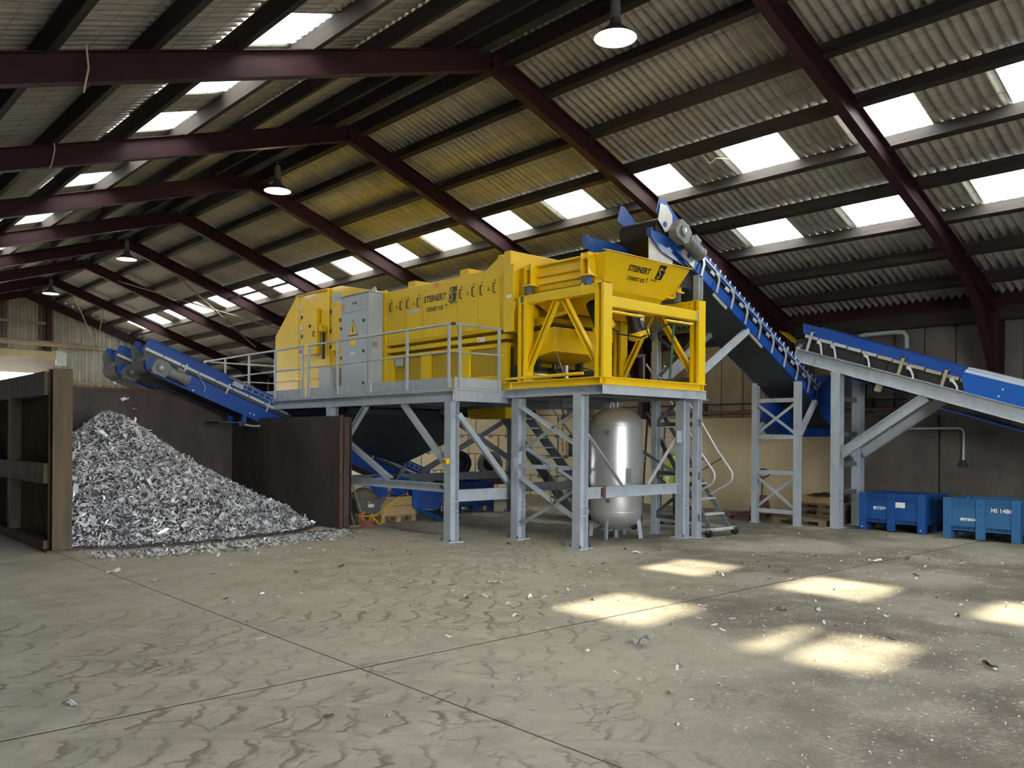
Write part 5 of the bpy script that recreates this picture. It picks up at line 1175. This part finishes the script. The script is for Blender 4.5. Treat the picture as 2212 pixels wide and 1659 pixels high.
tag(fk.build('shreds', M['scrap'], pile), kind='stuff')
sp_ = MB()
for _ in range(3200):
    x = rng.uniform(3.95, 8.9); y = 13.85 + .12*math.sin(x*2.1) + rng.gauss(0, .26) - (.25 if 4.4 < x < 7 else 0)*rng.random()
    if x > 7.2: y += .45*(x-7.2)
    flake(sp_, (x, y, .02), (0, 0, 1), rng.uniform(.012, .038), .4, rng)
o = sp_.build('scrap_spill', M['scrap']); tag(o, 'thin band of aluminium shreds spilled in front of the bay', 'scrap', None, 'stuff')
cr = MB()
def onfloor():
    k = rng.random()
    if k < .38: return rng.gauss(8.5, 2.2), rng.gauss(10.6, 1.6)
    if k < .70: return rng.uniform(4, 17), rng.uniform(3.2, 9.5)
    if k < .85: return rng.gauss(10.5, 2), rng.gauss(13.5, 1.2)
    return rng.uniform(7, 17), rng.uniform(2.5, 7)
for _ in range(1700):
    x, y = onfloor()
    if x < 9.5 and y > 14.6: continue
    s = rng.uniform(.006, .018) if rng.random() < .9 else rng.uniform(.018, .03)
    flake(cr, (x, y, .008), (0, 0, 1), s, .3, rng)
for _ in range(1500):
    x = rng.uniform(4, 9.5); y = rng.uniform(1.8, 5.2)
    if x-.9*y < 1.5: continue
    flake(cr, (x, y, .005), (0, 0, 1), rng.uniform(.004, .010), .25, rng)
tag(cr.build('metal_crumbs', M['flake']), 'fine aluminium crumbs scattered over the concrete floor', 'crumbs', None, 'stuff')
cd = MB()
for _ in range(450):
    x, y = onfloor()
    if x < 9.5 and y > 14.6: continue
    flake(cd, (x, y, .008), (0, 0, 1), rng.uniform(.008, .022), .35, rng)
tag(cd.build('dark_crumbs', M['flake_dk']), 'fine dark crumbs scattered over the concrete floor', 'crumbs', None, 'stuff')
# larger scraps lying on the floor
def scrap_mesh(seed, L, W, H, m):
    rg = random.Random(seed); a = MB(); n = 7; m_ = 4; vs = []
    for i in range(n):
        for j in range(m_):
            u = (i/(n-1)-.5)*2; v_ = (j/(m_-1)-.5)*2; taper = 1-.35*abs(u)**2
            vs.append((u*L*.5+rg.uniform(-.03, .03)*L, v_*W*.5*taper+rg.uniform(-.12, .12)*W, abs(H*(.45+.5*math.sin(u*2.3+seed)+.45*math.cos(v_*2.6+seed*1.7)*rg.uniform(.6, 1.2)))+.004))
    fs = [(i*m_+j, (i+1)*m_+j, (i+1)*m_+j+1, i*m_+j+1) for i in range(n-1) for j in range(m_-1)]
    k = len(vs); vs2 = [(x, y, max(z-.006, 0)) for x, y, z in vs]; fs2 = [tuple(x+k for x in f[::-1]) for f in fs]
    a.add(vs+vs2, fs+fs2); return a.mesh('scrap_piece', mats=[m])
sm = [scrap_mesh(i, *d, M['flake'] if i % 6 else M['flake_dk']) for i, d in enumerate(((.16, .09, .05), (.20, .06, .04), (.11, .08, .05), (.14, .05, .03), (.24, .08, .05), (.10, .06, .03), (.18, .11, .06)))]
SP = [(5.84, 5.9), (7.17, 8.26), (6.44, 7.54), (6.28, 6.96), (4.58, 9.06), (1.68, 6.37), (10.11, 6.86), (13.58, 5.72), (12.96, 5.97), (9.57, 3.51), (7.63, 2.54), (7.54, 2.47), (3.2, 4.73), (2.88, 4.97), (7.27, 6.62), (8.5, 6.41), (8.42, 4.89), (8.67, 4.61), (7.47, 7.19), (6.37, 8.07), (6.22, 7.65), (6.78, 7.18), (6.96, 7.11), (5.99, 6.53), (11.0, 9.3), (10.8, 8.89), (11.33, 8.83), (8.83, 6.09), (10.2, 6.12), (10.72, 6.62), (8.96, 3.99), (10.21, 4.98), (12.94, 5.19), (13.2, 5.09), (5.02, 11.84), (4.58, 11.49), (3.9, 11.12), (5.62, 10.58), (6.34, 10.63), (3.74, 12.18), (9.96, 11.05), (9.23, 11.31), (8.09, 11.47), (8.13, 12.2), (7.04, 12.32), (6.04, 12.57), (5.21, 11.73), (12.83, 6.88), (10.94, 6.28), (7.93, 5.57), (11.96, 4.91), (13.63, 4.92)]
for i, (x, y) in enumerate(SP):
    o = inst('scrap_piece', sm[rng.randrange(7)], (x, y, 0), None, (0, 0, rng.uniform(0, 6.28)), (rng.uniform(.45, .8),)*3)
    zone = 'in the left foreground' if x < 3.5 else 'in front of the scrap bay' if (y > 10 and x < 8.1) or x < 5.1 else 'beside the platform columns' if y > 8.5 else \
        'near the two blue pallet boxes' if x > 11.5 else 'on or beside a sun patch' if x > 8.2 else 'on the open floor below the feeder' if y > 6.4 else 'on the right foreground floor'
    tag(o, 'small crumpled piece of aluminium scrap ' + zone, 'scrap', 'loose scrap pieces ' + zone)
o = inst('scrap_piece', scrap_mesh(41, .17, .13, .09, M['flake']), (5.99, 4.87, 0), None, (0, 0, 1.1)); tag(o, 'largest pale foil scrap, alone on the open floor at centre right', 'scrap')
for (x, y, z), lab in (((5.78, 18.2, 2.62), 'pale scrap shred falling from conveyor head onto the pile'), ((6.0, 18.3, 2.42), 'tiny scrap shred falling just above the pile top')):
    a = MB(); [flake(a, (x+dx, y, z+dz), (.4, -.8, .4), .05 if z > 2.5 else .02, .3, rng) for dx, dz in ((0, 0), (.05, -.01))]; tag(a.build('falling_scrap', M['flake']), lab, 'scrap')

# ================================================================ pallet boxes
M['crate_shaded'] = mat('shade_darkened_blue_plastic', (.005, .045, .17), .5, c2=(.004, .03, .12), vscale=3)  # blue plastic darkened: the shade under the platform is put into its colour
def crate(name, label, x0, y0, m, w=1.14, l=1.34, h=.78, texts=(), rot=0, loc=None):
    t = thing(name, label, 'crate', loc or (x0+w/2, y0+l/2, 0))
    x1, y1 = x0+w, y0+l; zb = .15
    b = MB(); th = .04
    b.box(x0+.03, x1-.03, y0+.03, y1-.03, zb, zb+.03); b.box(x0+.03, x0+.03+th, y0+.03, y1-.03, zb, h-.01); b.box(x1-.03-th, x1-.03, y0+.03, y1-.03, zb, h-.01); b.box(x0+.07, x1-.07, y0+.03, y0+.03+th, zb, h-.01); b.box(x0+.07, x1-.07, y1-.03-th, y1-.03, zb, h-.01)
    b.build('body', m, t)
    for cx in (x0, x1-.15):
        for cy in (y0, y1-.15): MB().box(cx, cx+.15, cy, cy+.15, .0, h).build('corner_post', m, t, .012)
    for cx in (x0, x1-.05): MB().box(cx, cx+.05, (y0+y1)/2-.08, (y0+y1)/2+.08, 0.02, h-.005).build('mid_post', m, t)
    for cy in (y0, y1-.05): MB().box((x0+x1)/2-.08, (x0+x1)/2+.08, cy, cy+.05, .02, h-.005).build('mid_post', m, t)
    for z in (h-.025, h-.075, h-.125):
        r_ = MB(); r_.box(x0+.005, x0+.05, y0+.14, y1-.14, z, z+.02); r_.build('rim_rib', m, t)
        r_ = MB(); r_.box(x0+.14, x1-.14, y0+.005, y0+.05, z, z+.02); r_.build('rim_rib', m, t)
    for a, b2 in ((y0+.15, (y0+y1)/2-.09), ((y0+y1)/2+.09, y1-.15)):
        for z in (.17, .25): MB().box(x0+.005, x0+.06, a, b2, z, z+.02).build('base_rib', m, t)
        MB().box(x0+.022, x0+.03, a, b2, .19, .25).build('vent_recess', M['crate_dk'], t)
        k = a+.04
        while k < b2-.02:
            MB().box(x0+.008, x0+.03, k, k+.012, .19, .25).build('vent_bar', m, t); k += .045
    for a, b2 in ((x0+.15, (x0+x1)/2-.09), ((x0+x1)/2+.09, x1-.15)): MB().box(a, b2, y0+.005, y0+.06, .17, .25).build('base_rib', m, t)
    for z in (h-.10, h-.27): MB().cyl((x0-.004, (y0+y1)/2, z), (x0+.002, (y0+y1)/2, z), .013, 8).build('drain_hole', M['ink'], t)
    for s, size, yy, zz, bo in texts: text('lettering', s, size, (x0+.024, yy, zz), (0, -1, 0), (0, 0, 1), M['white'], t, bold=bo)
    return t
t = crate('pallet_box', 'clean dark blue plastic pallet box with white paper label', 17.40, 7.0, M['crate'], texts=(('\u25c9STENA', .068, 8.05, .455, .002),))
MB().box(17.42, 17.427, 7.40, 7.62, .50, .61).build('paper_label', M['white'], t); MB().box(17.43-.006, 17.431, 7.84, 8.06, .43, .442).build('logo_underline', M['signlilac'], t)
MB().cyl((17.396, 8.27, .07), (17.4, 8.27, .07), .014, 8).build('mark', M['white'], t); MB().cyl((17.396, 7.08, .07), (17.4, 7.08, .07), .014, 8).build('mark', M['white'], t)
crate('pallet_box', 'scuffed lighter blue plastic pallet box marked MI 1486', 17.14, 5.22, M['crate2'], texts=(('\u25c9STENA', .068, 6.25, .36, .003), ('MI 1486', .105, 5.72, .545, .004)))
t = crate('pallet_box', 'blue pallet box with shade painted into its colour, under the platform', 13.0, 16.35, M['crate_shaded'], w=1.2, l=1.0)

# pallets
def pallet(t, x0, y0, z, m, alongx=True, w=1.2, d=.8):
    a, b = (w, d) if alongx else (d, w)
    for k in range(5):
        f = k/4
        if alongx: MB().box(x0, x0+a, y0+f*(b-.12), y0+f*(b-.12)+.12, z+.122, z+.144).build('deck_board', m, t)
        else: MB().box(x0+f*(a-.12), x0+f*(a-.12)+.12, y0, y0+b, z+.122, z+.144).build('deck_board', m, t)
    for i in range(3):
        for j in range(3):
            MB().box(x0+i*(a-.12)/2, x0+i*(a-.12)/2+.12, y0+j*(b-.12)/2, y0+j*(b-.12)/2+.12, z+.022, z+.10).build('block', m, t)
        MB().box(x0+i*(a-.12)/2, x0+i*(a-.12)/2+.12, y0, y0+b, z+.10, z+.122).build('stringer_board', m, t); MB().box(x0+i*(a-.12)/2, x0+i*(a-.12)/2+.12, y0, y0+b, z, z+.022).build('bottom_board', m, t)
t = thing('pallet', 'single worn wooden pallet lying flat by the conveyor legs', 'pallet', (17.2, 9.7, 0)); pallet(t, 17.12, 8.98, 0, M['oldwood'], False)
t = thing('pallet', 'lower pallet of the stack against the cream wall', 'pallet', (18.6, 9.6, 0)); pallet(t, 18.1, 9.0, 0, M['oldwood'], False)
t = thing('pallet', 'middle pallet of the stack against the cream wall', 'pallet', (18.6, 9.6, .145)); pallet(t, 18.12, 9.02, .145, M['oldwood'], False)
t = thing('pallet', 'top pallet of the stack against the cream wall', 'pallet', (18.6, 9.6, .29)); pallet(t, 18.1, 8.98, .29, M['oldwood'], False)
t = thing('wooden_box', 'shallow pale wooden box on top of the pallet stack', 'box', (18.5, 9.5, .435))
for a in ((18.15, 18.85, 9.3, 9.32), (18.15, 18.85, 10.0, 10.02), (18.15, 18.17, 9.3, 10.0), (18.83, 18.85, 9.3, 10.0)): MB().box(*a, .435, .58).build('side_board', M['palwood'], t)
t = thing('scrap_plate', 'bent dark metal plates lying on the wooden box', 'plate', (18.4, 9.6, .58))
MB().plate([(18.1, 9.35, .60), (18.6, 9.35, .62), (18.6, 9.75, .66), (18.1, 9.75, .60)], .01).build('plate', M['oldiron'], t); MB().plate([(18.15, 9.72, .66), (18.6, 9.72, .64), (18.6, 9.98, .60), (18.15, 9.98, .59)], .01).build('plate', M['dgalv'], t)
t = thing('pallet', 'pale pallet leaning stack corner behind the second conveyor post', 'pallet', (18.5, 8.4, 0)); pallet(t, 18.55, 8.05, .30, M['palwood'], False, .9, .6)
for z in (.0,): MB().box(18.6, 19.1, 8.1, 8.9, 0, .30).build('support_block', M['dred'], t)
# pallet truck
t = thing('pallet_truck', 'red pallet truck with looped handle beside the cream wall', 'pallet truck', (18.3, 11.2, 0))
MB().tube([(18.4, 11.25, .5), (18.52, 11.3, .95)], .022, 8).build('tiller', M['dred'], t)
hp_ = [V((18.53, 11.3, .95))+V((0, .17*math.cos(a), .10+.10*math.sin(a))) for a in [-1.57+.4487*k for k in range(15)]]; MB().tube(hp_, .017, 8).build('handle_loop', M['black'], t)
MB().prism([(18.25, 11.0, .12), (18.25, 11.5, .12), (18.25, 11.38, .52), (18.25, 11.12, .52)], (.18, 0, 0)).build('pump_body', M['dred'], t)
for yy in (10.85, 11.4): MB().box(17.3, 18.3, yy, yy+.16, .08, .13).build('fork', M['dred'], t)
for yy in (11.1, 11.4): MB().cyl((18.45, yy-.03, .09), (18.45, yy+.03, .09), .09, 14).build('wheel', M['black'], t)
for yy in (10.93, 11.48): MB().cyl((17.45, yy-.04, .045), (17.45, yy+.04, .045), .045, 12).build('roller', M['black'], t)

# ================================================================ odds and ends under the platform
wb = thing('wheelbarrow', 'grey wheelbarrow with yellow frame beside the bay wall post', 'wheelbarrow', (9.75, 15.55, 0))
tp = [(9.42, 15.25, .58), (9.42, 15.85, .58), (10.22, 15.82, .55), (10.22, 15.28, .55)]; bq = [(9.62, 15.40, .26), (9.62, 15.70, .26), (10.05, 15.70, .24), (10.05, 15.40, .24)]
pn = MB()
for k in range(4): pn.plate([tp[k], tp[(k+1) % 4], bq[(k+1) % 4], bq[k]], .006)
pn.plate(bq, .006); po = pn.build('pan', M['barrow'], wb)
rim = MB(); rim.tube([*tp, tp[0]], .012, 6); rim.build('pan_rim', M['barrow'], po)
ld_ = MB(); ld_.lathe([(0, .20), (.12, .17), (.25, .08), (.34, -.02)], (9.82, 15.55, .60), 14); ld_.build('sand_load', M['dust'], wb)
MB().box(9.78, 9.92, 15.29, 15.315, .38, .45).build('label', M['white'], wb); MB().box(9.76, 9.82, 15.285, 15.30, .47, .51).build('label', M['signor'], wb)
for yy in (15.32, 15.78):
    MB().tube([(9.55, yy, .20), (10.0, yy, .20), (10.25, yy-.1, .42), (10.62, yy-.1, .62)], .018, 8).build('handle_tube', M['ybarrow'], wb); MB().cyl((10.55, yy-.1, .58), (10.68, yy-.1, .65), .024, 8).build('grip', M['dred'], wb)
    MB().tube([(9.85, yy, .22), (10.05, yy-.02, .02), (10.12, yy-.02, .02), (10.2, yy-.02, .36)], .018, 8).build('leg', M['ybarrow'], wb)
    MB().tube([(9.7, yy, .3), (9.55, yy, .04)], .016, 6).build('leg', M['ybarrow'], wb)
MB().lathe([(.10, -.04), (.16, -.05), (.18, 0), (.16, .05), (.10, .04), (.10, -.04)], (9.42, 15.55, .18), 18, (0, 1, 0)).build('wheel', M['tyre'], wb)
bx = thing('collar_box', 'pale pine pallet collar box holding blue metal offcuts', 'box', (10.7, 15.95, 0))
pallet(bx, 10.27, 15.55, 0, M['palwood'], True, .92, .8)
for z in (.15, .36):
    MB().box(10.27, 11.19, 15.55, 15.575, z, z+.20).build('front_board', M['wood'], bx); MB().box(10.27, 11.19, 16.32, 16.345, z, z+.20).build('back_board', M['wood'], bx)
    for x in (10.27, 11.165): MB().box(x, x+.025, 15.575, 16.32, z, z+.20).build('end_board', M['wood'], bx)
for x in (10.262, 11.15): MB().box(x, x+.05, 15.535, 15.56, .15, .56).build('hinge_plate', M['galv_lt'], bx)
bs = M['blue']
def offcut(label, polys, m=bs):
    t = thing('metal_offcut', label, 'metal offcut', polys[0][0], 'blue conveyor offcuts')
    for p in polys: MB().plate(p, .008).build('sheet', m, t)
offcut('blue slotted sheet standing upright in the pine box', [[(10.35, 15.75, .5), (10.62, 15.68, .42), (10.45, 15.7, 1.02), (10.2, 15.8, .95)], [(10.2, 15.8, .95), (10.45, 15.7, 1.02), (10.42, 16.0, 1.02), (10.18, 16.05, .93)]])
offcut('blue bent channel leaning out of the pine box to the left', [[(10.28, 15.65, .56), (10.5, 15.62, .56), (10.3, 15.62, .90), (10.05, 15.66, .78)], [(10.05, 15.66, .78), (10.3, 15.62, .90), (10.3, 15.9, .92), (10.05, 15.95, .80)]])
offcut('wide blue perforated sheet tipping out of the pine box', [[(10.6, 15.7, .50), (11.05, 15.75, .5), (11.25, 15.9, .92), (10.85, 15.85, 1.02)], [(11.05, 15.75, .5), (11.3, 16.1, .5), (11.4, 16.1, .85), (11.25, 15.9, .92)]])
offcut('large dark blue box section propped behind the pine box', [[(11.25, 15.9, .25), (11.95, 15.7, .22), (12.1, 15.72, .62), (11.8, 15.8, .80), (11.25, 15.95, .82)], [(11.25, 15.9, .25), (11.95, 15.7, .22), (12.0, 16.2, .22), (11.3, 16.4, .25)]])
offcut('bright blue bent guard strip resting on the floor by the pine box', [[(11.05, 15.50, .72), (11.22, 15.48, .72), (11.2, 15.45, .30), (11.06, 15.47, .30)], [(11.06, 15.47, .30), (11.2, 15.45, .30), (11.75, 15.15, .01), (11.55, 15.12, .01)]], M['blue_lt'])
offcut('dark curved rubber lined plate lying flat on the floor', [[(11.3, 15.5, .22), (11.75, 15.15, .015), (12.25, 15.2, .015), (11.9, 15.8, .18)]], M['chute'])
offcut('grey angle offcut sticking out of the pine box', [[(10.55, 15.8, .5), (10.63, 15.8, .5), (10.98, 15.7, 1.2), (10.90, 15.7, 1.2)]], M['dgalv'])
# shovel, broom
t = thing('shovel', 'red bladed shovel leaning on the bay wall post', 'shovel', (9.45, 15.0, 0))
MB().tube([(9.16, 15.28, 1.55), (9.42, 15.02, .32)], .016, 8).build('shaft', M['oldwood'], t); MB().cyl((9.42, 15.02, .34), (9.45, 14.99, .14), .022, 8).build('socket', M['red'], t)
MB().add([V((9.33, 15.0, .17)), V((9.57, 14.92, .17)), V((9.36, 14.85, .012)), V((9.62, 14.78, .012)), V((9.47, 14.99, .13)), V((9.5, 14.84, .004))], [(0, 4, 5, 2), (4, 1, 3, 5)]).build('blade', M['dred'], t)
t = thing('broom', 'wide push broom with worn head on the floor by the bay post', 'broom', (9.25, 15.0, 0))
MB().tube([(9.2, 15.25, .75), (9.27, 15.02, .06)], .014, 8).build('shaft', M['oldwood'], t); MB().box(9.12, 9.45, 14.93, 15.0, .03, .07).build('head', M['oldwood'], t); MB().box(9.13, 9.44, 14.935, 14.995, .0, .03).build('bristles', M['dred'], t)
# cart with wheels at the back
t = thing('flat_cart', 'low dark flat cart standing far back under the platform', 'cart', (16, 19.8, 0))
MB().box(15.2, 17.4, 18.6, 21.0, .52, .72).build('bed', M['rust2'], t)
for x in (15.4, 17.2):
    for y in (18.8, 20.8): MB().box(x-.06, x+.06, y-.06, y+.06, 0, .52).build('leg', M['oldiron'], t)
for (x, y), lab in (((16.0, 20.05), 'black tyre on a rim standing on the flat cart'), ((16.5, 19.2), 'grey wheel disc leaning on the flat cart beside the tyre')):
    tt = thing('wheel', lab, 'wheel', (x, y, .72)); d_ = V((.75, -.66, 0)).normalized(); ax = V((-.55, -.83, 0)); c = V((x, y, 1.10))
    MB().lathe([(.20, -.09), (.33, -.10), (.38, -.06), (.38, .06), (.33, .10), (.20, .09), (.20, -.09)], c, 26, ax).build('tyre', M['tyre'] if x < 16.2 else M['dgalv'], tt)
    MB().lathe([(0, -.03), (.06, -.05), (.10, -.02), (.20, -.06), (.21, .06), (0, .05)], c, 20, ax).build('rim', M['oldiron'], tt)
t = thing('power_cabinet', 'light grey steel cabinet standing behind the pressure tank', 'cabinet', (14.7, 12.6, 0))
MB().box(14.45, 14.95, 12.75, 13.3, 0.12, 1.45).build('body', M['cab_dk'], t, .01); MB().box(14.44, 14.96, 12.74, 13.31, 0, .12).build('plinth', M['oldiron'], t); MB().box(14.5, 14.9, 12.735, 12.75, .2, 1.38).build('door', M['cab'], t)
